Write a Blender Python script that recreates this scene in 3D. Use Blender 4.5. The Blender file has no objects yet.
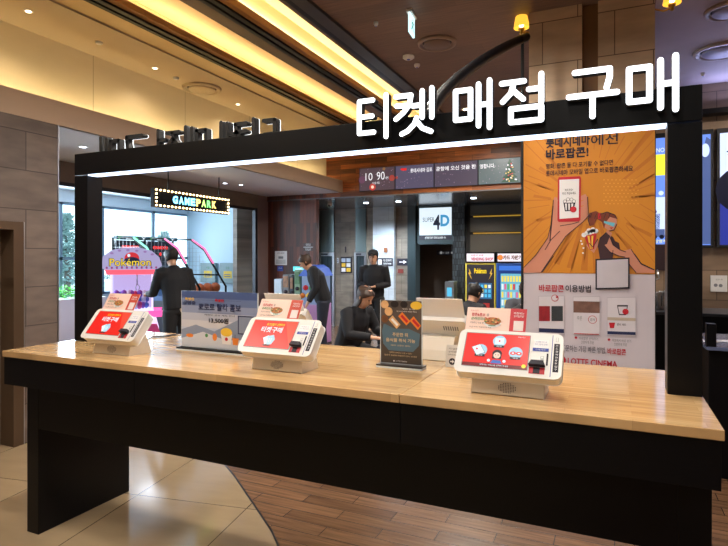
import bpy, math, random
from mathutils import Matrix, Vector
random.seed(7)
C = bpy.context.scene.collection
H = 1.6; TH = math.radians(24.5); CT, ST = math.cos(TH), math.sin(TH); F = 550.0

def P(px, py, Y=None, X=None, Z=None):
    """a point of the photograph (728x546) at a known world Y, X or Z"""
    k = (px-364)/F
    if Y is not None: d = Y/(CT+k*ST)
    elif X is not None: d = X/(k*CT-ST)
    else: d = F*(H-Z)/(py-257)
    return (d*(k*CT-ST), d*(CT+k*ST), H+(257-py)/F*d)

# ------------------------------------------------------------------ materials
def lin(c):
    return tuple(((x/255)/12.92 if x/255 <= .04045 else ((x/255+.055)/1.055)**2.4) for x in c)
_m = {}
def mat(name, rgb, rough=.5, metal=0, noise=.08, scale=8, bump=0, spec=.5):
    if name in _m: return _m[name]
    m = bpy.data.materials.new(name); m.use_nodes = True; nt = m.node_tree; b = nt.nodes['Principled BSDF']
    c = lin(rgb); b.inputs['Roughness'].default_value = rough; b.inputs['Metallic'].default_value = metal
    b.inputs['Specular IOR Level'].default_value = spec
    tc = nt.nodes.new('ShaderNodeTexCoord'); n = nt.nodes.new('ShaderNodeTexNoise'); n.inputs['Scale'].default_value = scale
    n.inputs['Detail'].default_value = 4
    mx = nt.nodes.new('ShaderNodeMix'); mx.data_type = 'RGBA'
    mx.inputs[6].default_value = (*[x*(1-noise) for x in c], 1); mx.inputs[7].default_value = (*[min(1, x*(1+noise)) for x in c], 1)
    nt.links.new(tc.outputs['Object'], n.inputs['Vector']); nt.links.new(n.outputs['Fac'], mx.inputs[0]); nt.links.new(mx.outputs[2], b.inputs['Base Color'])
    if bump:
        bp = nt.nodes.new('ShaderNodeBump'); bp.inputs['Strength'].default_value = bump; bp.inputs['Distance'].default_value = .01
        nt.links.new(n.outputs['Fac'], bp.inputs['Height']); nt.links.new(bp.outputs[0], b.inputs['Normal'])
    _m[name] = m; return m
def glow(name, rgb, s):
    if name in _m: return _m[name]
    m = bpy.data.materials.new(name); m.use_nodes = True; nt = m.node_tree; b = nt.nodes['Principled BSDF']
    c = (*lin(rgb), 1); b.inputs['Base Color'].default_value = tuple(x*.15 for x in c[:3])+(1,); b.inputs['Roughness'].default_value = .3
    b.inputs['Emission Color'].default_value = c; b.inputs['Emission Strength'].default_value = s
    _m[name] = m; return m
def blocks(name, c1, c2, mortar, bw, bh, ms, axes='xz', rough=.6, offset=.5, rot=0, grain=None, metal=0, bump=.15, wear=.25, coat=0, spec=.5):
    if name in _m: return _m[name]
    m = bpy.data.materials.new(name); m.use_nodes = True; nt = m.node_tree; b = nt.nodes['Principled BSDF']; L = nt.links.new
    tc = nt.nodes.new('ShaderNodeTexCoord'); sp = nt.nodes.new('ShaderNodeSeparateXYZ'); cb = nt.nodes.new('ShaderNodeCombineXYZ')
    L(tc.outputs['Object'], sp.inputs[0]); idx = {'x': 0, 'y': 1, 'z': 2}
    L(sp.outputs[idx[axes[0]]], cb.inputs[0]); L(sp.outputs[idx[axes[1]]], cb.inputs[1])
    mp = nt.nodes.new('ShaderNodeMapping'); mp.inputs['Rotation'].default_value = (0, 0, rot); L(cb.outputs[0], mp.inputs[0])
    br = nt.nodes.new('ShaderNodeTexBrick'); br.offset = offset; br.squash = 1
    br.inputs['Color1'].default_value = (*lin(c1), 1); br.inputs['Color2'].default_value = (*lin(c2), 1); br.inputs['Mortar'].default_value = (*lin(mortar), 1)
    br.inputs['Scale'].default_value = 1; br.inputs['Mortar Size'].default_value = ms; br.inputs['Mortar Smooth'].default_value = .1; br.inputs['Bias'].default_value = 0
    br.inputs['Brick Width'].default_value = bw; br.inputs['Row Height'].default_value = bh; L(mp.outputs[0], br.inputs['Vector'])
    n = nt.nodes.new('ShaderNodeTexNoise'); n.inputs['Detail'].default_value = 6; n.inputs['Scale'].default_value = 3
    m2 = nt.nodes.new('ShaderNodeMapping'); m2.inputs['Scale'].default_value = grain or (1, 3, 1); L(mp.outputs[0], m2.inputs[0]); L(m2.outputs[0], n.inputs['Vector'])
    rp = nt.nodes.new('ShaderNodeMapRange'); rp.inputs[1].default_value = .3; rp.inputs[2].default_value = .7
    rp.inputs[3].default_value = 1-wear; rp.inputs[4].default_value = 1+wear; L(n.outputs['Fac'], rp.inputs[0])
    mu = nt.nodes.new('ShaderNodeMix'); mu.data_type = 'RGBA'; mu.blend_type = 'MULTIPLY'; mu.inputs[0].default_value = 1
    L(br.outputs['Color'], mu.inputs[6]); L(rp.outputs[0], mu.inputs[7]); L(mu.outputs[2], b.inputs['Base Color'])
    b.inputs['Roughness'].default_value = rough; b.inputs['Metallic'].default_value = metal; b.inputs['Specular IOR Level'].default_value = spec
    b.inputs['Coat Weight'].default_value = coat; b.inputs['Coat Roughness'].default_value = .08
    bp = nt.nodes.new('ShaderNodeBump'); bp.inputs['Strength'].default_value = bump; bp.inputs['Distance'].default_value = .004; bp.invert = True
    L(br.outputs['Fac'], bp.inputs['Height']); L(bp.outputs[0], b.inputs['Normal'])
    _m[name] = m; return m
def glass(name, rgb=(235, 245, 250), rough=.02):
    if name in _m: return _m[name]
    m = bpy.data.materials.new(name); m.use_nodes = True; nt = m.node_tree; nt.nodes.clear(); L = nt.links.new
    o = nt.nodes.new('ShaderNodeOutputMaterial'); t = nt.nodes.new('ShaderNodeBsdfTransparent'); g = nt.nodes.new('ShaderNodeBsdfGlossy')
    t.inputs[0].default_value = (*lin(rgb), 1); g.inputs['Roughness'].default_value = rough
    fr = nt.nodes.new('ShaderNodeFresnel'); fr.inputs[0].default_value = 1.25; mx = nt.nodes.new('ShaderNodeMixShader')
    L(fr.outputs[0], mx.inputs[0]); L(t.outputs[0], mx.inputs[1]); L(g.outputs[0], mx.inputs[2]); L(mx.outputs[0], o.inputs[0])
    _m[name] = m; return m

BLACK = mat('satin black paint', (5, 6, 10), .38, noise=.1, spec=.22)
MATTE = mat('matt black', (14, 14, 16), .7)
WHITEP = mat('white plastic', (222, 220, 216), .35, noise=.02)
CREAMP = mat('cream plastic base', (214, 204, 188), .4, noise=.02)
PAPER = mat('white paper', (232, 230, 230), .5, noise=.02)
INK = mat('dark ink', (28, 24, 40), .6)
REDINK = mat('red ink', (190, 28, 44), .5)
PINKP = mat('pink card', (238, 205, 190), .5, noise=.03)
ACRYL = mat('clear acrylic edge', (205, 215, 222), .12)
STEEL = mat('brushed steel', (165, 168, 172), .3, .9)
DSTEEL = mat('dark metal', (62, 64, 68), .35, .8)
GREY = mat('grey plastic', (120, 122, 126), .5)
BLUEINK = mat('blue ink', (50, 70, 160), .5)
SKIN = mat('skin', (196, 150, 122), .5)
LENSW = glow('warm lamp lens', (255, 225, 180), 9)
LENSC = glow('cool lamp lens', (225, 238, 255), 9)

# ------------------------------------------------------------------ mesh builder
_tx = {}
def glyphs(s, bold=0.0):
    key = (s, bold)
    if key in _tx: return _tx[key]
    cu = bpy.data.curves.new('t', 'FONT'); cu.body = s; cu.size = 1; cu.offset = bold; cu.resolution_u = 3; cu.align_x = 'LEFT'
    o = bpy.data.objects.new('t', cu); C.objects.link(o); dg = bpy.context.evaluated_depsgraph_get(); dg.update()
    me = bpy.data.meshes.new_from_object(o.evaluated_get(dg))
    v = [(a.co.x, a.co.y) for a in me.vertices]; f = [tuple(p.vertices) for p in me.polygons]
    bpy.data.objects.remove(o); bpy.data.curves.remove(cu); bpy.data.meshes.remove(me)
    x0 = min(a for a, b in v); x1 = max(a for a, b in v); y0 = min(b for a, b in v); y1 = max(b for a, b in v)
    w, h = max(x1-x0, 1e-6), max(y1-y0, 1e-6)
    _tx[key] = ([((a-x0)/w, (b-y0)/h) for a, b in v], f, w/h); return _tx[key]

class MB:
    def __init__(s, X=None): s.v = []; s.f = []; s.fm = []; s.fs = []; s.mats = []; s.X = X or Matrix()
    def _mi(s, m):
        if m not in s.mats: s.mats.append(m)
        return s.mats.index(m)
    def add(s, vs, fs, m, smooth=False):
        n = len(s.v); s.v += [tuple(s.X @ Vector(a)) for a in vs]; mi = s._mi(m)
        for f in fs: s.f.append(tuple(i+n for i in f)); s.fm.append(mi); s.fs.append(smooth)
        return s
    def box(s, x0, x1, y0, y1, z0, z1, m):
        vs = [(x, y, z) for z in (z0, z1) for y in (y0, y1) for x in (x0, x1)]
        return s.add(vs, [(0, 2, 3, 1), (4, 5, 7, 6), (0, 1, 5, 4), (2, 6, 7, 3), (0, 4, 6, 2), (1, 3, 7, 5)], m)
    def prism(s, pts, a, b, m, ax='y'):
        """outline (u,v) extruded from a to b along ax"""
        mk = {'y': lambda u, v, t: (u, t, v), 'x': lambda u, v, t: (t, u, v), 'z': lambda u, v, t: (u, v, t)}[ax]
        n = len(pts); vs = [mk(u, v, a) for u, v in pts]+[mk(u, v, b) for u, v in pts]
        return s.add(vs, [tuple(range(n)), tuple(range(2*n-1, n-1, -1))]+[(i, (i+1) % n, n+(i+1) % n, n+i) for i in range(n)], m)
    def tube(s, pts, r, m, n=10, caps=True, sq=None):
        pts = [Vector(p) for p in pts]; rs = r if isinstance(r, (list, tuple)) else [r]*len(pts); vs = []; fs = []
        up = None
        for i, p in enumerate(pts):
            d = (pts[min(i+1, len(pts)-1)]-pts[max(i-1, 0)]).normalized()
            if up is None: up = Vector((0, 0, 1)) if abs(d.z) < .9 else Vector((1, 0, 0))
            a = (up-d*up.dot(d)).normalized(); up = a; b = d.cross(a)
            for k in range(n):
                t = 2*math.pi*k/n+(math.pi/4 if n == 4 else 0); vs.append(p+(a*math.cos(t)+b*math.sin(t))*rs[i])
        for i in range(len(pts)-1):
            for k in range(n): fs.append((i*n+k, i*n+(k+1) % n, (i+1)*n+(k+1) % n, (i+1)*n+k))
        if caps: fs += [tuple(range(n-1, -1, -1)), tuple(range((len(pts)-1)*n, len(pts)*n))]
        return s.add(vs, fs, m, n > 5)
    def rev(s, prof, m, c=(0, 0, 0), n=20, flat=False):
        vs = []; fs = []
        for r, z in prof:
            for k in range(n): t = 2*math.pi*k/n; vs.append((c[0]+r*math.cos(t), c[1]+r*math.sin(t), c[2]+z))
        for i in range(len(prof)-1):
            for k in range(n): fs.append((i*n+k, i*n+(k+1) % n, (i+1)*n+(k+1) % n, (i+1)*n+k))
        fs += [tuple(range(n-1, -1, -1)), tuple(range((len(prof)-1)*n, len(prof)*n))]
        return s.add(vs, fs, m, not flat)
    # ---- printed art in the XZ plane facing -Y
    def area(s, pts, m, l=1): return s.add([(u, -.0007*l, v) for u, v in pts], [tuple(range(len(pts)))], m)
    def rect(s, u0, u1, v0, v1, m, l=1): return s.area([(u0, v0), (u1, v0), (u1, v1), (u0, v1)], m, l)
    def disc(s, u, v, r, m, l=1, ry=None, n=20): return s.area([(u+r*math.cos(2*math.pi*k/n), v+(ry or r)*math.sin(2*math.pi*k/n)) for k in range(n)], m, l)
    def text(s, t, u0, u1, v0, v1, m, l=2, bold=0.0, skew=0, ext=0):
        vs, fs, _ = glyphs(t, bold)
        q = [(u0+(u1-u0)*a+skew*b, v0+(v1-v0)*b+0) for a, b in vs]
        return s.add([(a, -.0007*l, b) for a, b in q], fs, m)
    def build(s, name, parent=None, bevel=0, world=False, loc=(0, 0, 0), seg=2, kind=None):
        me = bpy.data.meshes.new(name); v = s.v
        if world and parent is not None:
            inv = (Matrix.Translation(parent.location) @ parent.rotation_euler.to_matrix().to_4x4()).inverted(); v = [tuple(inv @ Vector(a)) for a in v]
        me.from_pydata(v, [], s.f)
        for m in s.mats: me.materials.append(m)
        for p, mi, sm in zip(me.polygons, s.fm, s.fs): p.material_index = mi; p.use_smooth = sm
        me.update(); o = bpy.data.objects.new(name, me); C.objects.link(o); o.location = loc
        if parent is not None: o.parent = parent
        if bevel:
            b = o.modifiers.new('bevel', 'BEVEL'); b.width = bevel; b.segments = seg; b.limit_method = 'ANGLE'; b.angle_limit = .7
        if kind: o['kind'] = kind
        return o
def tag(o, label, cat, group=None):
    o['label'] = label; o['category'] = cat
    if group: o['group'] = group
    return o
def thing(name, label, cat, loc=(0, 0, 0), rotz=0, group=None):
    o = bpy.data.objects.new(name, None); C.objects.link(o); o.location = loc; o.rotation_euler = (0, 0, rotz); o.empty_display_size = .1
    return tag(o, label, cat, group)
def struct(name, mb): return mb.build(name, kind='structure')
def rrect(x0, x1, z0, z1, r, n=5):
    out = []
    for cx, cz, a in ((x1-r, z1-r, 0), (x0+r, z1-r, 90), (x0+r, z0+r, 180), (x1-r, z0+r, 270)):
        for k in range(n+1): t = math.radians(a+90*k/n); out.append((cx+r*math.cos(t), cz+r*math.sin(t)))
    return out
def lamp(parent, name, kind, loc, rot, energy, color, size=.1, sy=None, spot=None, spread=None):
    l = bpy.data.lights.new(name, kind); l.energy = energy; l.color = color
    if kind == 'AREA':
        l.shape = 'RECTANGLE' if sy else 'DISK'; l.size = size
        if sy: l.size_y = sy
        if spread: l.spread = spread
    else: l.shadow_soft_size = size
    if spot: l.spot_size = spot; l.spot_blend = .6
    o = bpy.data.objects.new(name, l); C.objects.link(o); o.location = loc; o.rotation_euler = rot
    if parent is not None: o.parent = parent
    return o
PI = math.pi

# ================================================================== ROOM
STONE_L = blocks('brown travertine blocks', (112, 98, 90), (98, 85, 78), (62, 53, 48), .62, .335, .004, 'yz', .55, bump=.3)
STONE_Lx = blocks('brown travertine blocks on end', (112, 98, 90), (98, 85, 78), (62, 53, 48), .62, .335, .004, 'xz', .55, bump=.3)
STONE_P = blocks('tan limestone blocks', (204, 178, 148), (188, 162, 134), (112, 90, 70), .56, .36, .004, 'xz', .5, bump=.3, wear=.16)
STONE_B = blocks('brown stone tiles', (136, 126, 114), (120, 110, 100), (84, 78, 70), .5, .4, .003, 'xz', .5)
CREAM = mat('cream ceiling paint', (196, 178, 148), .7, noise=.03, scale=2)
GOLDC = mat('gold cloud finish ceiling', (190, 164, 118), .34, .35, noise=.25, scale=1.6)
FASC = mat('beige fascia paint', (196, 172, 148), .6, noise=.02)
SOFF = mat('pale soffit paint', (205, 205, 215), .7, noise=.02)
WOODH = blocks('red brown header planks', (178, 102, 52), (92, 48, 24), (44, 22, 12), .62, .085, .002, 'xz', .4, grain=(1, 14, 1), wear=.45)
WOODV = blocks('dark upright wall planks', (112, 50, 26), (60, 28, 16), (24, 12, 8), .9, .075, .002, 'zx', .5, grain=(1, 12, 1), wear=.4)
WOODC = blocks('dark timber ceiling boards', (124, 99, 83), (113, 90, 76), (88, 68, 56), 2.4, .3, .001, 'xy', .55, grain=(1, 22, 1), wear=.22)
TILEF = blocks('polished beige floor tiles', (166, 144, 114), (158, 136, 106), (74, 62, 48), .8, .8, .003, 'xy', .11, offset=0, rot=math.radians(-10), wear=.06, bump=.05, coat=0)
WOODF = blocks('brown floor planks', (128, 94, 66), (100, 72, 50), (46, 34, 26), .62, .115, .0025, 'xy', .27, grain=(1, 16, 1), wear=.35, bump=.15)
TABLEW = blocks('varnished butcher block oak', (210, 174, 124), (192, 154, 106), (178, 142, 96), .42, .05, .0005, 'xy', .14, grain=(1, 18, 1), wear=.2, bump=.02, coat=.35)

# floor: polished tile, wood planks from a curved brass line on
cur = [(-10.2, 6.4), (-6, 5.1), (-4.3, 4.3), (-3.4, 3.8), (-2.846*1.0, 3.42), (-2.4, 3.1), (-2.046, 2.816), (-1.727, 2.56), (-1.1, 1.95), (-.4, .9), (0, -.3), (.3, -3)]
cur = [(x*1.053, y*1.053) for x, y in cur]
m = MB(); m.prism([(-10.2, -3)]+[(-10.2, cur[0][1])]+cur[1:-1]+[(cur[-1][0], -3)], -.05, 0, TILEF, 'z'); struct('floor', m)
m = MB(); m.prism([(-10.2, 12.6)]+[(-10.2, cur[0][1])]+cur[1:-1]+[(cur[-1][0], -3), (5, -3), (5, 12.6)], -.05, 0, WOODF, 'z'); struct('floor', m)
m = MB(); pts = cur
for (a, b), (c, d) in zip(pts, pts[1:]):
    n = Vector((d-b, a-c)).normalized()*.006; m.prism([(a-n.x, b-n.y), (a+n.x, b+n.y), (c+n.x, d+n.y), (c-n.x, d-n.y)], -.01, .0015, DSTEEL, 'z')
struct('trim_1', m)

# left stone wall with a recessed door
XW = -4.61; YW = 3.40; SF = 2.80
dy0, dy1, dz = 1.6, P(23, 250, X=XW)[1], 1.9
m = MB(); m.box(XW-.3, XW, -3, dy0, 0, SF+.02, STONE_L); m.box(XW-.3, XW, dy1, YW, 0, SF+.02, STONE_L); m.box(XW-.3, XW, dy0, dy1, dz, SF+.02, STONE_L); struct('wall_left', m)
m = MB(); m.box(XW-.27, XW-.16, dy0+.005, dy1-.005, 0, dz-.005, mat('beige door leaf', (150, 134, 116), .4)); struct('door_1', m)
m = MB()
m.box(XW-.16, XW+.015, dy1-.09, dy1-.002, 0, dz-.002, mat('bronze door frame', (92, 74, 58), .3, .5)); m.box(XW-.16, XW+.015, dy0+.002, dy0+.09, 0, dz-.002, mat('bronze door frame', 0)); m.box(XW-.16, XW+.015, dy0+.09, dy1-.09, dz-.07, dz-.002, mat('bronze door frame', 0))
struct('trim_2', m)
m = MB(); m.box(XW-.16, XW-.15, dy0+.3, dy1-.14, 1.33, 1.41, BLACK)
tag(m.build('door_nameplate'), 'small black plate fixed on the beige door at the far left', 'sign')
m = MB(); m.box(XW-.005, XW+.006, YW-.004, YW+.006, 0, SF, STEEL); m.box(XW-.005, XW+.004, dy1+.0, dy1+.012, 0, dz, STEEL); struct('trim_3', m)

# soffit and lit cove over the left side
XG = -6.28; YH = 9.15; HB = 2.72; XP = -4.95; CZ = 3.70
m = MB(); m.box(XG-.25, XW+.0, YW, YH+.4, SF, SF+.06, SOFF); struct('ceiling', m)
m = MB(); m.box(XW-.04, XW+.005, -3, YH, SF-.0, 3.02, FASC); struct('ceiling', m)
m = MB(); m.box(XW-.6, XW-.04, -3, YH, SF+.06, SF+.1, CREAM); struct('ceiling', m)
PAN = blocks('cream cove panel', (214, 198, 164), (214, 198, 164), (166, 148, 114), 1.35, 4, .004, 'yz', .7, offset=0, wear=.02, bump=.1)
m = MB(); m.box(XP-.08, XP, -3, YH, SF+.1, CZ, PAN); struct('wall_upper_left', m)
m = MB(); m.box(XP-.08, -4.213, -3, YH, CZ, CZ+.06, CREAM); struct('ceiling', m)
m = MB(); m.box(-4.213, -3.916, -3, YH, CZ+.015, CZ+.07, GOLDC); struct('ceiling', m)
def track(x0, x1, name='trim_4'):
    m = MB(); w = (x1-x0)
    m.box(x0, x0+w*.34, -3, YH, CZ-.02, CZ+.05, BLACK); m.box(x0+w*.34, x0+w*.58, -3, YH, CZ+.0, CZ+.05, DSTEEL); m.box(x0+w*.58, x1, -3, YH, CZ-.02, CZ+.05, BLACK)
    struct(name, m)
track(-3.916, -3.79)
OCH = mat('ochre lip paint', (170, 122, 62), .5)
m = MB(); m.box(-3.79, -3.723, -3, YH, CZ, CZ+.055, OCH); struct('trim_5', m)
TT = mat('cove top paint', (235, 214, 172), .7, noise=.02)
m = MB(); m.box(-4.05, -3.0, -3, YH, 3.98, 4.03, TT); m.box(-4.09, -4.05, -3, YH, CZ+.07, 4.03, TT); m.box(-3.0, -2.96, -3, YH, CZ+.07, 4.03, TT); m.box(-4.05, -3.79, -3, YH, CZ+.05, CZ+.07, TT); struct('ceiling_cove', m)
GRC = mat('smoked panel ceiling', (128, 112, 92), .25, .3, noise=.15, scale=2)
m = MB(); m.box(-3.239, -3.068, -3, YH, CZ, CZ+.05, GRC); struct('ceiling', m)
track(-3.068, -2.95, 'trim_6')
m = MB(); m.box(-2.95, -2.912+.02, -3, YH, CZ, CZ+.055, OCH); struct('trim_7', m)
m = MB(); m.box(-2.96, -2.2, -3, YH, 3.98, 4.03, TT); m.box(-2.2, -2.16, -3, YH, CZ+.06, 4.03, TT); struct('ceiling_cove', m)
m = MB(); m.box(-2.503, -2.45, -3, YH, CZ, CZ+.06, GRC); m.box(-2.45, -2.38, -3, YH, CZ-.01, CZ+.06, BLACK); m.box(-2.38, -2.258, -3, YH, CZ-.03, CZ+.06, mat('dark bronze channel', (70, 64, 56), .35, .5)); struct('trim_8', m)
m = MB(); m.box(-2.258, .31, -3, YH, CZ, CZ+.06, WOODC); m.box(.31, 5, -3, 3.0, CZ, CZ+.06, WOODC); struct('ceiling', m)
m = MB(); m.box(.31, 5, 3.0, YH, CZ, CZ+.06, mat('grey brown plaster ceiling', (176, 162, 160), .7, noise=.12, scale=4)); struct('ceiling', m)

# wood header over the lobby, dark upright plank wall, lobby shell
XR = -.75
m = MB(); m.box(XP, XR+.1, YH, YH+.12, HB, CZ+.4, WOODH); struct('wall_header', m)
m = MB(); m.box(XG-.02, XP, YH, YH+.12, HB, CZ, WOODV); struct('wall_header_left', m)
GLOSS = mat('glossy dark metal soffit', (150, 152, 160), .22, .6, noise=.15, scale=1)
m = MB(); m.box(-7.2, XR+.2, YH+.0, 11.6, HB-.02, HB+.0, GLOSS); struct('ceiling', m)
xv1 = P(317, 0, Y=YH+.06)[0]; xv0 = P(269, 0, Y=YH+.06)[0]
m = MB(); m.box(xv0, xv1, YH+.03, YH+.14, 0, HB-.02, WOODV); struct('wall_plank', m)
m = MB(); m.box(XG-.05, xv0, YH-.32, YH+.14, 0, SF, mat('pink grey stone jamb', (134, 112, 108), .5, noise=.12)); struct('wall_jamb', m)
YB = 11.3
def backx(px): return P(px, 0, Y=YB)[0]
GREEN_GREY = mat('grey green glass panel', (112, 126, 128), .2, .4, noise=.1, scale=1.5)
PALE = blocks('pale blue white tiles', (196, 206, 216), (184, 196, 208), (150, 160, 170), .6, .3, .003, 'xz', .35, wear=.1)
m = MB(); m.box(-7.2, backx(409), YB, YB+.12, 0, HB-.02, STONE_B); struct('wall_back', m)
m = MB(); m.box(-7.2, -7.1, YH+.1, YB, 0, HB-.02, STONE_B); struct('wall_lobby_left', m)
m = MB(); m.box(backx(375), backx(396), YB-.12, YB-.01, 0, HB-.02, PALE); struct('wall_pale_pillar', m)
# corridor of the sign-lit hall
TEAL = mat('dark teal pillar', (38, 52, 56), .4)
m = MB(); m.box(backx(409), backx(417), YB-.1, YB+.2, 0, HB-.02, TEAL); struct('wall_teal_pillar', m)
m = MB(); m.box(backx(417), backx(454), YB, YB+.15, P(436, 243, Y=YB)[2], HB-.02, TEAL); struct('wall_over_corridor', m)
m = MB(); m.box(backx(409)-.6, backx(470), 12.5, 12.6, 0, HB, mat('brown corridor wall', (66, 50, 38), .6)); m.box(backx(409)-.6, backx(409)-.5, YB+.12, 12.6, 0, HB, mat('brown corridor wall', 0)); struct('wall_corridor', m)
m = MB(); m.box(backx(409)-.6, backx(470), YB+.1, 12.6, HB, HB+.04, MATTE); struct('ceiling', m)
RIB = blocks('ribbed dark pillar cladding', (70, 76, 82), (40, 44, 48), (24, 26, 28), .06, .12, .006, 'xz', .35, metal=.4, bump=.6)
m = MB(); m.box(backx(454), backx(466), YB-.12, YB+.2, 0, HB-.02, RIB); struct('wall_ribbed_pillar', m)
OLV = mat('dark olive wall panel', (56, 50, 40), .5, noise=.1, scale=2)
m = MB(); m.box(backx(466), XR+.3, YB+.02, YB+.14, 0, HB-.02, MATTE); struct('wall_back_right', m)
x0, x1 = backx(471), XR+.15
zs = [HB-.03, P(495, 216, Y=YB)[2], P(495, 233, Y=YB)[2], 1.0]
for a, b in zip(zs, zs[1:]):
    m = MB(); m.box(x0, x1, YB-.06, YB+.02, b+.03, a-.03, OLV); struct('trim_9', m)
m = MB()
for zz in zs[1:3]: m.box(x0+.05, x1-.02, YB-.02, YB+.015, zz-.012, zz+.012, glow('gold light slot', (255, 200, 70), .35))
struct('trim_10', m)
m = MB(); m.box(XR+.1, XR+.2, 7.92, 12.6, 0, CZ+.3, STONE_B); struct('wall_lobby_right', m)

# right back wall, closing walls
m = MB(); m.box(XR+.1, 5, 7.8, 7.92, 0, CZ, blocks('brown counter wall stone', (140, 118, 96), (122, 102, 84), (76, 62, 50), .56, .36, .004, 'xz', .5, bump=.3, wear=.16)); struct('wall_right_back', m)
m = MB(); m.box(5, 5.1, -3, 7.92, 0, CZ, STONE_P); struct('wall_right', m)
m = MB(); m.box(XW-.3, 5.1, -3.1, -3, 0, CZ+.4, mat('warm grey wall', (150, 140, 128), .7)); struct('wall_front', m)

# square pillar behind the counter, with a slim recessed channel
YP = 4.9
px0, px1 = P(529, 0, Y=YP)[0], P(655, 0, Y=YP)[0]; cx0, cx1 = P(582, 0, Y=YP)[0], P(598, 0, Y=YP)[0]
m = MB(); m.box(px0, cx0, YP, YP+1.0, 0, CZ, STONE_P); m.box(cx1, px1, YP, YP+1.0, 0, CZ, STONE_P); m.box(cx0, cx1, YP+.05, YP+.95, 0, CZ, mat('ochre recess paint', (122, 88, 56), .5)); struct('wall_pillar', m)

# arcade room
XA = -10.0; AZ = 2.95; YA1 = 11.0; YA0 = 1.0; BZ = 2.54
m = MB(); m.box(XG-.14, XG, YW, YH-.32, BZ, SF, mat('brown grey band stone', (128, 114, 102), .6, noise=.15)); struct('wall_band', m)
WB = mat('pale blue white wall paint', (205, 226, 240), .6, noise=.02)
WD = mat('white window surround', (214, 222, 228), .5, noise=.02)
m = MB(); m.box(XA, XG+.0, YA1, YA1+.1, 0, AZ, WB); struct('wall_arcade_back', m)
m = MB(); xx = P(241, 0, Y=YA1-.4)[0]; m.box(xx, XG, YA1-.4, YA1-.001, 0, AZ, WB); struct('wall_arcade_corner', m)
m = MB(); m.box(XA, XG-.14, YA0, YA1, AZ, AZ+.06, mat('arcade ceiling paint', (196, 208, 222), .7)); struct('ceiling', m)
m = MB(); m.box(XA, XG-.3, YA0-.1, YA0, 0, AZ, WB); m.box(XG-.14-.16, XG-.2+.0, YA0, YW-.3, 0, AZ, WB); struct('wall_arcade_front', m)
m = MB(); m.box(XG-.3, XW-.3, YW-.35, YW-.25, 0, SF, STONE_Lx); struct('wall_return', m)
m = MB(); m.box(XG-.2, XG-.14, YA0, YA1, SF-.26, AZ+.06, WB); struct('wall_arcade_head', m)
wz0, wz1 = .8, 2.70; yw1 = P(191, 0, X=XA)[1]
m = MB(); m.box(XA-.12, XA, YA0, YA1, wz1, AZ, WD); m.box(XA-.12, XA, YA0, yw1, 0, wz0, WD); m.box(XA-.12, XA, yw1, YA1+.1, 0, wz1, WB); struct('wall_arcade_left', m)
fr = mat('grey window frame', (128, 148, 168), .35, .4)
m = MB(); nmul = [1.0, P(60, 0, X=XA)[1]-.9, P(60, 0, X=XA)[1]+.02, P(103, 0, X=XA)[1], P(154, 0, X=XA)[1], yw1-.05]
for y in nmul: m.box(XA-.09, XA-.03, y, y+.06, wz0, wz1, fr)
m.box(XA-.09, XA-.03, YA0, yw1, 1.54, 1.60, fr); m.box(XA-.09, XA-.03, YA0, yw1, wz0, wz0+.05, fr); m.box(XA-.09, XA-.03, YA0, yw1, wz1-.05, wz1, fr); struct('window_1', m)
m = MB(); m.box(XA-.065, XA-.06, YA0+.01, yw1-.01, wz0+.01, wz1-.01, glass('window glass')); struct('window_glass', m)
m = MB(); yy = P(256.5, 0, X=XG)[1]; m.box(XG-.06, XG+.01, yy-.05, yy+.02, 0, BZ, DSTEEL); m.box(XG-.06, XG-.0, YW-.0, yy, BZ-.05, BZ, DSTEEL); m.box(XG-.06, XG-.0, YW, YW+.05, 0, BZ, DSTEEL); struct('window_2', m)
m = MB(); m.box(-40, XA-.5, -8, 30, -.4, -.3, mat('pale paved street', (200, 206, 210), .8)); struct('ground_outside', m)
# ================================================================== COUNTER AND SIGN GATE
TZ = 1.073; TX0, TX1, TY0, TY1 = -3.14, .305, 1.974, 2.914; SX = -.75
ct = thing('ticket_counter', 'long black counter with varnished butcher block top carrying the ticket kiosks', 'counter', ((TX0+TX1)/2, 2.44, 0))
for a, b in ((TX0, SX-.001), (SX+.001, TX1)):
    m = MB(); m.box(a, b, TY0, TY1, TZ-.034, TZ, TABLEW); m.build('worktop', ct, .003, True)
ap = P(133, 390, Y=TY0)[0]
for a, b in ((TX0+.005, ap-.001), (ap+.001, SX-.001), (SX+.001, TX1-.008)):
    m = MB(); m.box(a, b, TY0+.008, TY0+.026, .883, TZ-.0345, BLACK); m.build('apron_panel', ct, .001, True)
m = MB(); m.box(TX0+.005, TX1-.008, TY1-.026, TY1-.008, .883, TZ-.0345, BLACK); m.build('rear_apron', ct, .001, True)
m = MB(); m.box(TX0+.005, TX0+.02, TY0+.027, TY1-.027, .883, TZ-.0345, BLACK); m.build('end_apron', ct, .001, True); m = MB(); m.box(TX1-.023, TX1-.008, TY0+.027, TY1-.027, .883, TZ-.0345, BLACK); m.build('end_apron', ct, .001, True)
LY0, LY1 = 2.103, 2.755
m = MB(); m.box(-3.018, .192, LY0+.001, LY0+.03, .611, 1.038, BLACK); m.build('lower_rail', ct, .001, True)
m = MB(); m.box(-3.018, .192, LY1-.03, LY1-.001, .611, 1.038, BLACK); m.build('lower_rail', ct, .001, True)
for a, b in ((-3.118, -3.018), (.192, .289)):
    m = MB(); m.box(a, b, LY0, LY1, 0, 1.038, BLACK); m.build('leg_panel', ct, .003, True)

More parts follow.
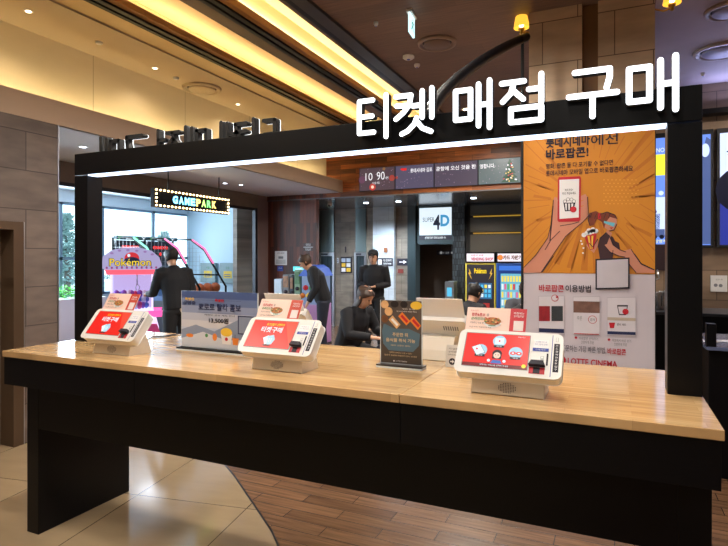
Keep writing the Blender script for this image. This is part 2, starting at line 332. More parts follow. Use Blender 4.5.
GY0, GY1, GYB = 2.403, 2.514, 2.475; GX0, GX1 = -3.105, .309; GX1 = .300; BT, BB = 2.249, 2.109; PW = .116
g = thing('sign_gate', 'black portal frame on the counter with white glowing Korean letters and a lit underside', 'sign', ((GX0+GX1)/2, 2.46, TZ))
for a, b in ((GX0, GX0+PW), (GX1-PW, GX1)):
    m = MB(); m.box(a, b, GY0, GY1, TZ+.001, BT-.14, BLACK); m.build('post', g, .002, True)
m = MB(); m.box(GX0, GX1, GY0, GYB, BB+.006, BT, BLACK); m.build('beam', g, .002, True)
m = MB(); m.box(GX0+PW+.002, GX1-PW-.002, GY0+.003, GYB-.004, BB-.002, BB+.0055, glow('led diffuser', (205, 226, 255), 3.2)); m.build('light_panel', g, 0, True)['label'] = 'white lit strip under the beam'

SY = {  # stroke centre lines in a unit box
 'ti': [[(.52, .93), (.1, .93), (.1, .12), (.55, .12)], [(.1, .53), (.5, .53)], [(.92, 1.02), (.92, -.02)]],
 'ket': [[(.06, .93), (.42, .93), (.38, .7), (.24, .52), (.06, .38)], [(.08, .7), (.4, .68)], [(.46, .66), (.62, .66)], [(.68, 1.0), (.68, .36)], [(.9, 1.04), (.9, .34)], [(.55, .36), (.5, .22), (.34, .06), (.2, .0)], [(.55, .28), (.68, .1), (.88, .0)]],
 'mae': [[(.08, .88), (.46, .88), (.46, .2), (.08, .2), (.08, .88)], [(.66, .98), (.66, .02)], [(.68, .5), (.9, .5)], [(.93, 1.04), (.93, -.04)]],
 'jeom': [[(.04, .92), (.52, .92)], [(.3, .9), (.24, .68), (.06, .5)], [(.3, .72), (.5, .52)], [(.62, .72), (.86, .72)], [(.88, 1.03), (.88, .42)], [(.24, .32), (.88, .32), (.88, .02), (.24, .02), (.24, .32)]],
 'gu': [[(.14, .95), (.84, .95), (.84, .78), (.78, .56)], [(.02, .44), (.98, .44)], [(.5, .44), (.5, -.02)]],
}
def stroke_outline(m, a, b, r, y0, y1, mt, n=7):
    d = Vector((b[0]-a[0], b[1]-a[1])); L = d.length; d.normalize(); base = math.atan2(d.y, d.x); pts = []
    for k in range(n+1): t = base-PI/2+PI*k/n; pts.append((b[0]+r*math.cos(t), b[1]+r*math.sin(t)))
    for k in range(n+1): t = base+PI/2+PI*k/n; pts.append((a[0]+r*math.cos(t), a[1]+r*math.sin(t)))
    m.prism(pts, y0, y1, mt)
SIGNW = glow('sign face white', (244, 250, 255), 2.5)
order = [('ti', 357, 388), ('ket', 393.5, 434), ('mae', 453, 492), ('jeom', 499, 544), ('gu', 566, 620), ('mae', 626, 679)]
lx = [(P(a, 0, Y=GY0-.045)[0], P(b, 0, Y=GY0-.045)[0]) for _, a, b in order]
def letter(key, x0, x1, back):
    z0, z1 = 2.162, 2.348; r = .0108; w = x1-x0; us = [u for st in SY[key] for u, v in st]; ua, ub = min(us), max(us); yf = GY0-.045; cxm = (GX0+GX1)/2+(.025 if back else 0)
    body = MB(); face = MB()
    for st in SY[key]:
        q = [(x0+r+(w-2*r)*(u-ua)/(ub-ua), z0+(z1-z0)*v) for u, v in st]
        for a, b in zip(q, q[1:]):
            if not back:
                stroke_outline(body, a, b, r*1.0, yf+.004, GY0-.001, MATTE); stroke_outline(face, a, b, r*1.04, yf, yf+.004, SIGNW)
            else:
                a2, b2 = (2*cxm-a[0], a[1]), (2*cxm-b[0], b[1])
                stroke_outline(body, a2, b2, r*1.0, GYB+.001, GYB+.041, MATTE); stroke_outline(face, a2, b2, r*1.04, GYB+.041, GYB+.045, SIGNW)
    o = body.build('sign_letter', g, 0, True); f = face.build('letter_face', o)
    inv = (Matrix.Translation(g.location)).inverted()
    f.data.transform(inv); f['label'] = 'glowing white letter face'
for (k, _, _), (a, b) in zip(order, lx): letter(k, a, b, False)
for (k, _, _), (a, b) in zip(order, lx): letter(k, a, b, True)

# ---- ticket kiosks
REDS = glow('red screen', (236, 26, 20), .95); REDL = glow('light red screen', (244, 72, 52), .9); WS = glow('screen white', (225, 240, 248), 1.0); YS = glow('screen yellow', (255, 220, 40), 1.0)
DS = glow('screen dark', (40, 20, 40), .5); MAROON = glow('screen maroon', (120, 14, 20), .8); BLUS = glow('screen pale blue', (170, 215, 235), .9); SKS = glow('screen skin', (250, 215, 195), .9)
FOOD = mat('noodle brown print', (190, 120, 60), .5, noise=.4, scale=90); FOOD2 = mat('dark sauce print', (110, 60, 34), .5); BREAD2 = mat('noodle light print', (222, 176, 110), .5); GRN = mat('green ink', (60, 130, 70), .5); STK = mat('lilac sticker ink', (120, 120, 170), .5)
def kiosk(x, y, rz, label, screen, card_c, cardg=None):
    t = thing('ticket_kiosk', label, 'kiosk', (x, y, TZ+.0015), rz, None)
    m = MB(); m.prism([(0, 0), (.15, 0), (.135, .05), (.105, .115), (.0, .115), (.012, .05)], -.135, .135, CREAMP, 'x'); b = m.build('base', t, .003)
    m = MB(Matrix.Translation((0, -.0008, .0)) @ Matrix.Rotation(math.radians(-13), 4, 'X'))
    for i in range(11):
        for j in range(7):
            u, v = (i-5)*.0062, (j-3)*.0055
            if (u/.034)**2+(v/.019)**2 < 1: m.disc(u, v+.028, .0019, INK, 1, n=8)
    m.build('speaker_grille', b)
    R = Matrix.Translation((0, -.036, .088)) @ Matrix.Rotation(math.radians(-40), 4, 'X')
    hw = .194; L = .185
    m = MB(R); m.prism(rrect(-hw, hw, 0, L, .022), 0, .05, WHITEP); body = m.build('housing', t, .004, seg=3)
    def on(name, fn, lab=None, bev=0):
        mm = MB(R); fn(mm); o = mm.build(name, body, bev)
        if lab: o['label'] = lab
        return o
    su0, su1, sv0, sv1 = -.168, .076, .026, .172
    on('screen', lambda q: (q.area(rrect(su0-.003, su1+.003, sv0-.003, sv1+.003, .003), GREY, 1), q.rect(su0, su1, sv0, sv1, REDS, 2), screen(q, su0, su1, sv0, sv1)), 'bright red touch screen')
    def sticker(q):
        q.rect(.092, .146, .118, .158, PAPER, 1); q.text('이용안내', .1, .138, .146, .152, STK, 2); q.text('카드 결제 전용', .096, .142, .135, .141, STK, 2); q.rect(.090, .148, .108, .122, BLUEINK, 2); q.text('신용카드', .1, .138, .112, .118, PAPER, 3)
    on('sticker', sticker)
    on('receipt_slot', lambda q: q.prism(rrect(.142, .148, .05, .1, .002), -.002, 0, INK))
    def reader(q):
        q.prism([(.082, .042), (.14, .042), (.134, .06), (.09, .06)], -.02, -.0, INK); q.rect(.083, .139, .012, .040, REDINK, 1); q.rect(.098, .122, .014, .04, INK, 2)
    on('card_reader', reader, 'black card reader over a red guide sticker')
    on('icon_plate', lambda q: (q.rect(.121, .133, .062, .088, GREY, 1), q.rect(.1225, .1315, .0635, .0865, WHITEP, 2), q.rect(.125, .129, .07, .078, GREY, 3)))
    on('side_strip', lambda q: (q.rect(.158, .1605, .004, .182, BLUEINK, 1), q.rect(.166, .186, .025, .145, INK, 1), [q.text('VERTICAL'[i % 8:i % 8+1] if 0 else '카드결제전용투입구'[i], .172, .181, .132-i*.0125, .140-i*.0125, PAPER, 2) for i in range(9)], q.rect(.171, .180, .153, .172, GREY, 1), q.rect(.172, .179, .154, .171, WHITEP, 2)))
    if True:   # rear shell: cable hatch and vents
        m = MB(R); m.prism(rrect(-.05, .05, .02, .09, .006), .05, .062, WHITEP)
        for k in range(7): m.box(-.15+.012*k, -.144+.012*k, .0502, .0515, .12, .15, GREY)
        m.build('rear_hatch', body, .002)
    RC = Matrix.Translation(R @ Vector((0, .018, L-.002))) @ Matrix.Rotation(math.radians(-30), 4, 'X')
    m = MB(RC); m.box(-.186, .054, 0, .003, 0, .115, card_c)
    cs = m.build('sign_card', t, 0)
    m = MB(RC)
    m.rect(-.01, .054, .0, .115, REDINK if cardg is None else cardg, 1)
    m.text('매점메뉴', .004, .044, .09, .1, PAPER, 2); m.text('모바일주문', .004, .044, .077, .087, PAPER, 2)
    m.rect(.006, .044, .02, .062, mat('pale card square', (226, 214, 210), .6), 2)
    m.text('롯데시네마', -.172, -.14, .098, .103, REDINK, 2); m.text('팝콘&콤보', -.166, -.11, .076, .09, REDINK, 2, .02); m.text('을', -.104, -.094, .077, .089, INK, 2); m.text('온라인으로', -.166, -.105, .058, .071, GRN, 2, .02)
    m.text('주문하고 바로 받으세요', -.168, -.09, .042, .05, INK, 2); m.text('지금 바로 이용해 보세요', -.17, -.08, .024, .031, INK, 2)
    m.area([(-.078+.036*math.cos(-a), .05+.022*math.sin(-a)) for a in [PI*k/10 for k in range(11)]], PAPER, 2); m.disc(-.046-.032+0, .056, .034, FOOD, 3, .017)
    random.seed(5)
    for k in range(16): m.disc(-.078+random.uniform(-.026, .026), .056+random.uniform(-.011, .011), .0045, [GRN, REDINK, FOOD2, BREAD2][k % 4], 4+k, .0028, 8)
    m.rect(-.092, -.064, .034, .037, GRN, 5)
    m.build('card_print', cs)
    # plain back of the card
    return t
def screen_ab(q, u0, u1, v0, v1):
    w, h = u1-u0, v1-v0; U = lambda a: u0+w*a; V = lambda b: v0+h*b
    q.area([(U(.72), v1), (u1, v1), (u1, V(.05))], REDL, 3)
    q.text('로그인없이 간편하게', U(.32), U(.72), V(.80), V(.90), YS, 4, .015); q.text('티켓', U(.24), U(.47), V(.55), V(.76), WS, 4, .022); q.text('구매', U(.49), U(.72), V(.55), V(.76), WS, 4, .022)
    q.area([(U(.36), V(.34)), (U(.47), V(.44)), (U(.56), V(.2)), (U(.45), V(.1))], WS, 4)
    q.area([(U(.45), V(.4)), (U(.58), V(.47)), (U(.64), V(.3)), (U(.60), V(.12)), (U(.50), V(.08))], BLUS, 5)
    for k in range(3): q.rect(U(.47+.04*k), U(.49+.04*k), V(.18), V(.34), WS, 6)
    q.rect(U(.42), U(.58), V(.05), V(.1), DS, 6)
def screen_c(q, u0, u1, v0, v1):
    w, h = u1-u0, v1-v0; U = lambda a: u0+w*a; V = lambda b: v0+h*b
    q.rect(u0, u1, v0, V(.09), MAROON, 3); q.text('원하시는 서비스를 선택해 주세요', U(.28), U(.72), V(.02), V(.07), WS, 4); q.disc(U(.95), V(.08), .008, YS, 5)
    for cx, cy in ((.26, .48), (.54, .78), (.81, .46)):
        q.disc(U(cx), V(cy), w*.105, BLUS, 4); q.rect(U(cx-.08), U(cx+.08), V(cy-.2), V(cy-.13), DS, 5); q.text('예매', U(cx-.04), U(cx+.04), V(cy-.185), V(cy-.145), WS, 6)
    q.area([(U(.11), V(.55)), (U(.24), V(.66)), (U(.34), V(.4)), (U(.21), V(.3))], GREY, 5); q.area([(U(.12), V(.545)), (U(.24), V(.645)), (U(.33), V(.405)), (U(.21), V(.315))], WS, 6); q.disc(U(.2), V(.5), .004, REDS, 7)
    q.rect(U(.47), U(.61), V(.68), V(.88), WS, 5); q.disc(U(.54), V(.78), .004, REDS, 6)
    q.disc(U(.77), V(.44), w*.045, REDS, 5, w*.03); q.disc(U(.86), V(.44), w*.045, REDS, 5, w*.03); q.disc(U(.77), V(.44), w*.02, WS, 6, w*.012); q.disc(U(.86), V(.44), w*.02, WS, 6, w*.012)
    q.disc(U(.53), V(.39), w*.075, DS, 5); q.rect(U(.46), U(.6), V(.24), V(.38), DS, 5); q.disc(U(.53), V(.34), w*.055, SKS, 6)
    q.disc(U(.51), V(.35), .002, DS, 7); q.disc(U(.55), V(.35), .002, DS, 7); q.rect(U(.52), U(.54), V(.28), V(.288), REDS, 7)
    q.area([(U(.44), V(.1)), (U(.47), V(.2)), (U(.59), V(.2)), (U(.62), V(.1))], glow('screen blue', (60, 110, 190), .9), 5)
    q.disc(U(.41), V(.18), w*.025, WS, 5); q.disc(U(.65), V(.18), w*.025, WS, 5)
    q.text('롯데시네마', U(.82), U(.93), V(.92), V(.95), WS, 4)
EDGE_O = mat('orange red card end', (196, 62, 36), .5)
kiosk(-2.475, 2.135, 0, 'white slanted touch kiosk at the left end of the counter, beside the post', screen_ab, PINKP, EDGE_O)
kiosk(-1.42, 2.14, 0, 'white slanted touch kiosk in front of the blue combo poster, buy-tickets screen', screen_ab, PINKP, EDGE_O)
kiosk(-.372, 2.12, 0, 'white slanted touch kiosk with three round menu icons on its red screen', screen_c, PINKP)
kiosk(-.875, 2.84, PI, 'rear side of white kiosk behind the food poster stand', screen_ab, PAPER)
kiosk(-1.80, 2.82, PI, 'rear side of white kiosk behind the blue combo poster', screen_ab, PAPER)
kiosk(-2.33, 2.82, PI, 'rear side of white kiosk whose edge shows left of the blue poster', screen_ab, PAPER)

# ---- poster stands on the counter
def stand(name, label, x, y, w, h, art, rz=0, basec=BLACK):
    t = thing(name, label, 'poster stand', (x, y, TZ), rz)
    m = MB(); m.box(-w/2-.012, w/2+.012, -.035, .035, 0, .008, ACRYL); m.box(-w/2-.012, w/2+.012, -.035, .035, .008, .016, basec); m.build('base', t, .001)
    m = MB(); m.box(-w/2-.004, w/2+.004, -.002, .004, .016, h+.02, ACRYL); m.build('acrylic_sleeve', t)
    q = MB(Matrix.Translation((0, -.003, .02))); art(q, w, h); q.build('poster', t)
    return t
NAVY = mat('navy print', (34, 44, 84), .5); SKYP = mat('pale sky print', (176, 190, 212), .5, noise=.1); HILL = mat('blue grey hill print', (128, 142, 168), .5); SNOW = mat('snowy print', (200, 206, 218), .5)
YEL = mat('yellow print', (232, 190, 60), .5); ORG = mat('orange print', (226, 130, 50), .5); BROWNP = mat('brown print', (112, 70, 40), .5, noise=.3, scale=40)
GRAD = [mat('poster sky %d' % i, c, .5, noise=.01) for i, c in enumerate([(70, 90, 140), (100, 118, 160), (138, 150, 182), (176, 182, 200), (196, 198, 208)])]
def art_combo(q, w, h):
    U = lambda a: -w/2+w*a; V = lambda b: h*b
    q.rect(-w/2, w/2, 0, h, SKYP, 0)
    for i, mm in enumerate(GRAD): q.rect(-w/2, w/2, V(1-.13*(i+1)), V(1-.13*i), mm, 1)
    q.area([(U(0), V(0)), (U(1), V(0)), (U(1), V(.42)), (U(.8), V(.55)), (U(.45), V(.3)), (U(.2), V(.4)), (U(0), V(.3))], HILL, 2)
    q.area([(U(0), V(0)), (U(1), V(0)), (U(1), V(.2)), (U(.6), V(.16)), (U(.3), V(.28)), (U(0), V(.14))], SNOW, 3)
    q.rect(U(.22), U(.8), V(.845), V(.848), NAVY, 3); q.rect(U(.22), U(.8), V(.625), V(.628), NAVY, 3)
    q.text('특별한', U(.46), U(.58), V(.82), V(.87), REDINK, 4, .03); q.text('뽀로로 탈칵 콤보', U(.24), U(.8), V(.66), V(.79), NAVY, 4, .022)
    q.text('캐릭터 콤보 세트 안내', U(.32), U(.72), V(.57), V(.6), INK, 4); q.text('13,500원', U(.38), U(.64), V(.44), V(.54), INK, 4, .03)
    q.text('특별한', U(.05), U(.18), V(.83), V(.88), YEL, 4, .02); q.text('상영중', U(.02), U(.2), V(.75), V(.82), NAVY, 4, .022)
    q.area([(U(.56), V(.09)), (U(.67), V(.09)), (U(.69), V(.27)), (U(.54), V(.27))], PAPER, 5); q.disc(U(.615), V(.3), w*.075, YEL, 6, w*.045); q.disc(U(.615), V(.18), w*.02, REDINK, 6)
    q.area([(U(.7), V(.09)), (U(.76), V(.09)), (U(.775), V(.21)), (U(.69), V(.21))], ORG, 6); q.rect(U(.725), U(.73), V(.2), V(.27), INK, 7)
    q.rect(U(.76), U(.99), V(.28), V(.6), NAVY, 4); q.rect(U(.775), U(.975), V(.3), V(.58), HILL, 5)
    q.disc(U(.12), V(.2), w*.05, ORG, 5, w*.02); q.disc(U(.35), V(.22), w*.02, GRN, 5); q.disc(U(.46), V(.2), w*.03, ORG, 5, w*.04)
    q.text('콤보 메뉴 안내', U(.4), U(.62), V(-.015), V(.02), SNOW, 6)
xa = P(181.5, 0, Y=2.43)[0]; xb = P(257, 0, Y=2.43)[0]
stand('combo_poster_stand', 'blue landscape acrylic poster stand advertising a 13,500 won combo', (xa+xb)/2, 2.435, xb-xa, .315, art_combo)
DKB = mat('dark brown print', (66, 58, 52), .5, noise=.1); BREAD = mat('bread print', (214, 170, 120), .5, noise=.3, scale=60); DRK = mat('dark bowl print', (34, 26, 26), .5); COF = mat('grey blue cup print', (78, 108, 128), .4, noise=.2, scale=6); GOLDT = mat('pale gold ink', (206, 184, 150), .5)
def art_food(q, w, h):
    U = lambda a: -w/2+w*a; V = lambda b: h*b
    q.rect(-w/2, w/2, 0, h, DKB, 0)
    q.area([(U(.2), V(.20)), (U(.8), V(.20)), (U(.94), V(.3)), (U(.97), V(.5)), (U(.9), V(.72)), (U(.1), V(.72)), (U(.03), V(.5)), (U(.06), V(.3))], COF, 1)
    q.rect(0-w/2, w/2, V(.56), V(1), mat('charcoal table print', (74, 66, 66), .5, noise=.3, scale=30), 2) if 0 else None
    q.area([(U(0), V(.6)), (U(.1), V(.62)), (U(.35), V(.55)), (U(.7), V(.56)), (U(1), V(.48)), (U(1), V(1)), (U(0), V(1))], mat('charcoal table print', (84, 74, 70), .5, noise=.3, scale=30), 2)
    for a, b, r, mm in ((.1, .93, .1, BREAD), (.35, .94, .1, DRK), (.58, .94, .09, DRK), (.88, .93, .14, YEL), (.2, .82, .1, BREAD), (.1, .7, .09, BROWNP)):
        q.disc(U(a), V(b), w*r*1.12, PAPER, 3, min(w*r*1.12, h-V(b)-.001)) if 0 else q.disc(U(a), V(b), w*r, mm, 4, min(w*r, h-V(b)-.002))
    for a, b, mm in ((.36, .66, BREAD), (.6, .72, ORG), (.88, .66, ORG)):
        q.area([(U(a-.16), V(b+.03)), (U(a-.06), V(b+.1)), (U(min(a+.14, 1)), V(b-.04)), (U(a+.04), V(b-.11))], mm, 5); q.area([(U(a-.1), V(b+.03)), (U(a-.06), V(b+.06)), (U(a+.09), V(b-.04)), (U(a+.05), V(b-.07))], REDINK if mm is ORG else PAPER, 6)
    q.text('맛있는 즐거움', U(.55), U(.85), V(.86), V(.88), PAPER, 7); q.text('롯데시네마 매점 메뉴', U(.4), U(.9), V(.82), V(.84), PAPER, 7)
    q.text('주문한 뒤', U(.3), U(.68), V(.43), V(.49), GOLDT, 7, .02); q.text('음식물 취식 가능', U(.14), U(.86), V(.34), V(.4), GOLDT, 7, .02); q.text('(일부 상영관 제외)', U(.26), U(.74), V(.27), V(.3), GOLDT, 7)
    q.text('상영관 안에서 드실 수 있는', U(.22), U(.78), V(.16), V(.185), GOLDT, 7); q.text('팝콘과 음료를 매점에서 만나 보세요', U(.1), U(.9), V(.115), V(.14), GOLDT, 7)
    q.text('LOTTE CINEMA', U(.38), U(.66), V(.03), V(.05), PAPER, 7); q.disc(U(.34), V(.04), .004, PAPER, 7)
stand('food_poster_stand', 'dark portrait poster stand showing hot dogs and sauces, mid-counter', -.925, 2.455, .205, .3, art_food, 0, mat('dark base plate', (50, 48, 50), .3))
t = thing('arrow_tag', 'small white card with black arrow left of the three-icon kiosk', 'sign', (P(452, 367, Z=TZ)[0], P(452, 367, Z=TZ)[1], TZ))
m = MB(Matrix.Rotation(math.radians(-12), 4, 'X')); m.prism(rrect(-.032, .032, 0, .105, .006), -.0015, .0015, WHITEP); c = m.build('card', t)
m = MB(Matrix.Translation((0, -.0016, 0)) @ Matrix.Rotation(math.radians(-12), 4, 'X')); m.text('카드결제', -.02, .02, .082, .091, INK, 1); m.text('순서대로', -.02, .02, .068, .077, INK, 1); m.text('따라하세요', -.022, .022, .054, .062, INK, 1)
m.disc(0, .026, .016, INK, 1); m.area([(-.01, .023), (.0, .023), (0, .017), (.011, .026), (0, .035), (0, .029), (-.01, .029)], PAPER, 2); m.build('print', c)
m = MB(); q = [P(a, b, Z=TZ+.005) for a, b in ((144, 341), (152, 337), (166, 336), (178, 334), (184, 333), (190, 337))]; m.tube(q, .004, INK, 8)
tag(m.build('power_cable'), 'thin black cable lying on the counter beside the leftmost kiosk', 'cable')
m = MB(); 
for a, b, w in ((508, 393, .03), (520, 394, .05), (650, 395, .0)):
    x, y, z = P(a, b, Z=TZ)
    if w: m.box(x-w/2, x+w/2, y-.006, y+.006, TZ, TZ+.0006, ACRYL)
tag(m.build('tape_scrap'), 'scrap of clear tape stuck on the wood beside the three-icon kiosk', 'tape')

# ================================================================== BANNER
YBN = 4.7
bx0, bx1 = P(523.5, 0, Y=YBN)[0], P(655, 0, Y=YBN)[0]; bz0, bz1 = .12, 2.86
bn = thing('popcorn_banner', 'tall orange and white banner of mobile popcorn ordering standing before the pillar', 'banner', ((bx0+bx1)/2, YBN+.05, 0))
m = MB(); m.box(bx0, bx1, YBN, YBN+.012, bz0, bz1, mat('white banner fabric', (206, 198, 206), .55, noise=.02)); m.build('banner_sheet', bn, 0, True)
m = MB(); m.box(bx0-.02, bx0+.0, YBN-.005, YBN+.03, 0, 3.45, MATTE); m.build('pole', bn, .002, True)
m = MB(); m.box(bx1-.0, bx1+.006, YBN-.005, YBN+.03, 0, 2.88, MATTE); m.build('pole', bn, .002, True)
m = MB(); m.box(bx0-.1, bx1+.1, YBN-.15, YBN+.17, 0, .03, MATTE); m.build('foot_plate', bn, .004, True)
q = MB(Matrix.Translation((0, YBN-.002, 0)))
def bp(x, y): a = P(x, y, Y=YBN); return (a[0], a[2])
def bpoly(pts, mt, l): q.area([bp(*p) for p in pts], mt, l)
def btext(s, x0, y0, x1, y1, mt, l=6, bold=0.0):   # corners: left-bottom, right-top as seen
    a, b, c = bp(x0, y0), bp(x1, y1), bp(x0, y1); q.text(s, a[0], b[0], a[1], c[1], mt, l, bold)
ORB = mat('banner orange', (208, 134, 36), .5, noise=.06, scale=3); ORD = mat('banner deep orange ray', (194, 116, 32), .5); FL = mat('printed skin tone', (206, 138, 112), .5); HAIR = mat('printed auburn', (122, 56, 34), .5, noise=.2, scale=20); DRS = mat('printed dark dress', (62, 34, 40), .5)
zb = bp(590, 273.5)[1]
q.rect(bx0, bx1, zb, bz1, ORB, 1)
def ray(cx, cy, ang, wd, r0, r1):
    a, b = math.radians(ang-wd), math.radians(ang+wd); p = lambda r, t: (cx+r*math.cos(t), cy+r*math.sin(t))
    pts = [p(r0, a), p(r1, a), p(r1, b), p(r0, b)]
    lim = [(min(max(x, bx0+.002), bx1-.002), min(max(y, zb+.002), bz1-.002)) for x, y in pts]; q.area(lim, ORD, 2)
c0 = bp(590, 205)
for a, r in ((8, .48), (22, .55), (38, .6), (52, .7), (128, .55), (140, .5), (155, .44), (168, .44), (196, .42), (-30, .5), (-50, .45)): ray(c0[0], c0[1], a, 1.6, .3, r)
for a in (236, 246, 256, 266, 276, 286): ray(c0[0], c0[1]+.1, a, 2.3, .25, .62)
for k in range(46):
    random.seed(k+900); ray(c0[0], c0[1]+.05, k*7.8, random.uniform(.25, .6), random.uniform(.26, .4), random.uniform(.45, .9))
btext('롯데시네마', 546, 148.6, 590, 137.4, INK, bold=.03); btext('에선', 591, 146, 618, 135.2, INK, bold=.01)
btext('바로팝콘!', 546, 160, 588.5, 149.6, INK, bold=.03)
btext('영화, 팝콘 둘 다 포기할 수 없다면', 546, 169.6, 613, 164, INK, bold=.012); btext('롯데시네마 모바일 앱으로 바로팝콘하세요', 546, 176.4, 633, 170.8, INK, bold=.012)
bpoly([(523.8, 272.8), (523.8, 268), (536, 255), (548, 238), (551, 225), (554, 200), (557, 197), (560, 207), (584, 207), (585, 196), (587.5, 196), (589, 216), (583, 222), (566, 236), (553, 255), (541, 272.8)], FL, 4)
bpoly([(549.5, 241), (550.6, 241), (553.5, 206), (552.4, 206)], DRS, 5); bpoly([(541.5, 272), (553, 256), (554, 256), (543, 272)], DRS, 5)
bpoly([(558, 179), (559, 177.3), (580, 176.3), (581, 178), (580.5, 220), (579, 221.5), (559, 222), (557.5, 220.5)], REDINK, 7); bpoly([(559.5, 180), (579.2, 179), (578.8, 217.5), (559.5, 219)], PAPER, 8)
for i in range(4): bpoly([(581, 196+5.5*i), (585.5, 194+5.5*i), (587, 197+5.5*i), (585, 199.6+5.5*i), (581, 200.6+5.5*i)], FL, 9)
bpoly([(557.6, 205), (553.5, 200), (555, 196.5), (558, 200)], FL, 9)
btext('예매 완료!', 565, 191.5, 573, 189, INK, 9); btext('바로 픽업하세요', 562.5, 195, 576, 192.3, INK, 9)
bpoly([(563.5, 203), (575.5, 202.5), (573.5, 211), (565, 211.4)], INK, 9); 
for i in range(3): bpoly([(565+3.2*i, 203.6), (567+3.2*i, 203.6), (567+2.8*i, 210.3), (565.8+2.8*i, 210.3)], PAPER, 10)
for x, y in ((565, 201.5), (568, 199.5), (571.5, 199.6), (574, 201.4)): a = bp(x, y); q.disc(a[0], a[1], .014, INK, 9); q.disc(a[0], a[1], .011, PAPER, 10)
a = bp(573.4, 209.5); q.disc(a[0], a[1], .024, REDINK, 11)
# running woman with popcorn and an outstretched hand
bpoly([(602, 272.8), (598, 247), (600, 238), (606, 233), (613, 237), (616, 243), (613, 250), (612, 262), (615, 272.8)], DRS, 4)
bpoly([(603, 240), (607, 230), (612, 233), (609, 242)], FL, 5)
bpoly([(605, 219), (610, 214), (616, 217), (617, 224), (614, 230), (609, 231), (604, 227)], FL, 5)
bpoly([(588, 220), (590, 213), (596, 211), (601, 214), (607, 212), (615, 215), (617, 219), (610, 217), (606, 222), (604, 229), (602, 222), (597, 219), (594, 225), (590, 226)], HAIR, 6)
bpoly([(598, 213), (601, 213), (601, 219), (598, 219)], REDINK, 7); bpoly([(604, 221), (615, 223), (614, 227), (609, 225), (604, 223)], mat('printed cyan', (110, 190, 210), .4), 7)
bpoly([(598, 245), (594, 253), (589, 249), (586, 245), (589, 243), (593, 247), (598, 239)], FL, 5)
bpoly([(584, 236), (597, 232), (594, 249), (590, 250)], REDINK, 6); 
for i in range(2): bpoly([(587.5+4*i, 236), (589.5+4*i, 235.5), (591+1.5*i, 249), (590+1.5*i, 249)], YEL, 7)
for x, y in ((584, 235), (587, 233), (590, 232.5), (593, 231.5), (596, 231), (589, 230.6), (593, 229.6)): a = bp(x, y); q.disc(a[0], a[1], .018, PAPER, 7)
for x, y in ((582, 244), (583.5, 248), (581, 241), (583, 253)): a = bp(x, y); q.disc(a[0], a[1], .007, PAPER, 6)
bpoly([(604, 236), (609, 235), (613, 245), (620, 250), (626, 252), (625, 257), (619, 256), (610, 252), (605, 246)], FL, 6)
bpoly([(622, 251), (631, 249), (634, 254), (641, 264), (654.5, 270), (654.5, 272.9), (636, 272.9), (629, 264), (624, 258)], FL, 7)
bpoly([(634, 254), (641, 264), (654.5, 270), (654.5, 269.4), (641.5, 263.2), (634.6, 253.5)], DRS, 8)
# drawn outlines of the arms and the figure
def line(pts, w=.35, l=12, mt=INK):
    for (a_, b_), (c_, d_) in zip(pts, pts[1:]):
        L_ = math.hypot(c_-a_, d_-b_) or 1; nx, ny = -(d_-b_)/L_*w, (c_-a_)/L_*w; bpoly([(a_-nx, b_-ny), (a_+nx, b_+ny), (c_+nx, d_+ny), (c_-nx, d_-ny)], mt, l)
line([(524, 267.5), (536, 255), (548, 238), (551, 225), (553.5, 200)]); line([(541, 272.6), (553, 255), (566, 236), (583, 222), (588.5, 216), (587.6, 197)]); line([(560, 226), (572, 224), (579, 222)]); line([(545, 250), (551, 240), (560, 231)])
line([(631, 249), (634, 254), (641, 264), (654, 270)]); line([(624, 258), (629, 264), (636, 272.6)]); line([(609, 235), (613, 245), (620, 250), (626, 252)]); line([(605, 246), (610, 252), (619, 256), (625, 257)]); line([(598, 239), (593, 247), (589, 243)])
line([(590, 213), (588, 220), (590, 226)]); line([(601, 214), (607, 212), (615, 215), (617, 219)]); line([(617, 224), (614, 230), (609, 231)]); line([(598, 247), (600, 238), (606, 233)]); line([(613, 250), (612, 262), (615, 272)])
bpoly([(609.5, 227.6), (613, 227.2), (611.5, 229.4)], REDINK, 12); bpoly([(613, 240), (619, 243), (620, 249), (613, 250)], DRS, 5); bpoly([(600, 238), (606, 232), (610, 236), (607, 244), (602, 246)], DRS, 7)
for k in range(5): line([(592+4.6*k, 213+.6*(k % 2)), (590+4.6*k, 218+.8*(k % 2))], .3, 12, DRS)
for i in range(9):
    for j in range(8):
        a = bp(604+4*i+2*(j % 2), 180+3.4*j)
        if a[1] < bz1: q.disc(a[0], a[1], .0045, mat('banner halftone', (236, 172, 70), .5), 3, n=6)
# lower white half
bpoly([(595.5, 259), (629.5, 257.5), (629.5, 288.5), (595.5, 289.5)], INK, 14); bpoly([(597, 260.5), (628, 259), (628, 287), (597, 288)], mat('blank grey square', (196, 190, 198), .6), 15)
btext('바로팝콘', 539, 291.6, 564, 284.4, REDINK, bold=.02); btext('이용방법', 565.5, 292, 591, 284.8, INK, bold=.02)
PHN = mat('printed phone grey', (184, 178, 186), .5); PH2 = mat('printed phone pale', (216, 210, 216), .5)
for x0, w in ((538.5, 26), (573, 27), (607, 29)):
    y0 = 296+ (x0-538)*.02; bpoly([(x0, y0), (x0+w, y0-.5), (x0+w, y0+39), (x0, y0+38)], PHN, 4); bpoly([(x0+.4, y0+.5), (x0+w-.4, y0), (x0+w-.4, y0+38.4), (x0+.4, y0+37.4)], PH2, 5)
bpoly([(539, 306), (550, 306), (550, 321), (539, 321)], mat('printed crimson still', (150, 30, 40), .5, noise=.5, scale=20), 7); bpoly([(551.5, 306), (563, 306), (563, 321), (551.5, 321)], mat('printed night still', (50, 56, 60), .5, noise=.6, scale=20), 7); bpoly([(539, 328), (564, 329), (564, 333), (539, 332)], NAVY, 7)
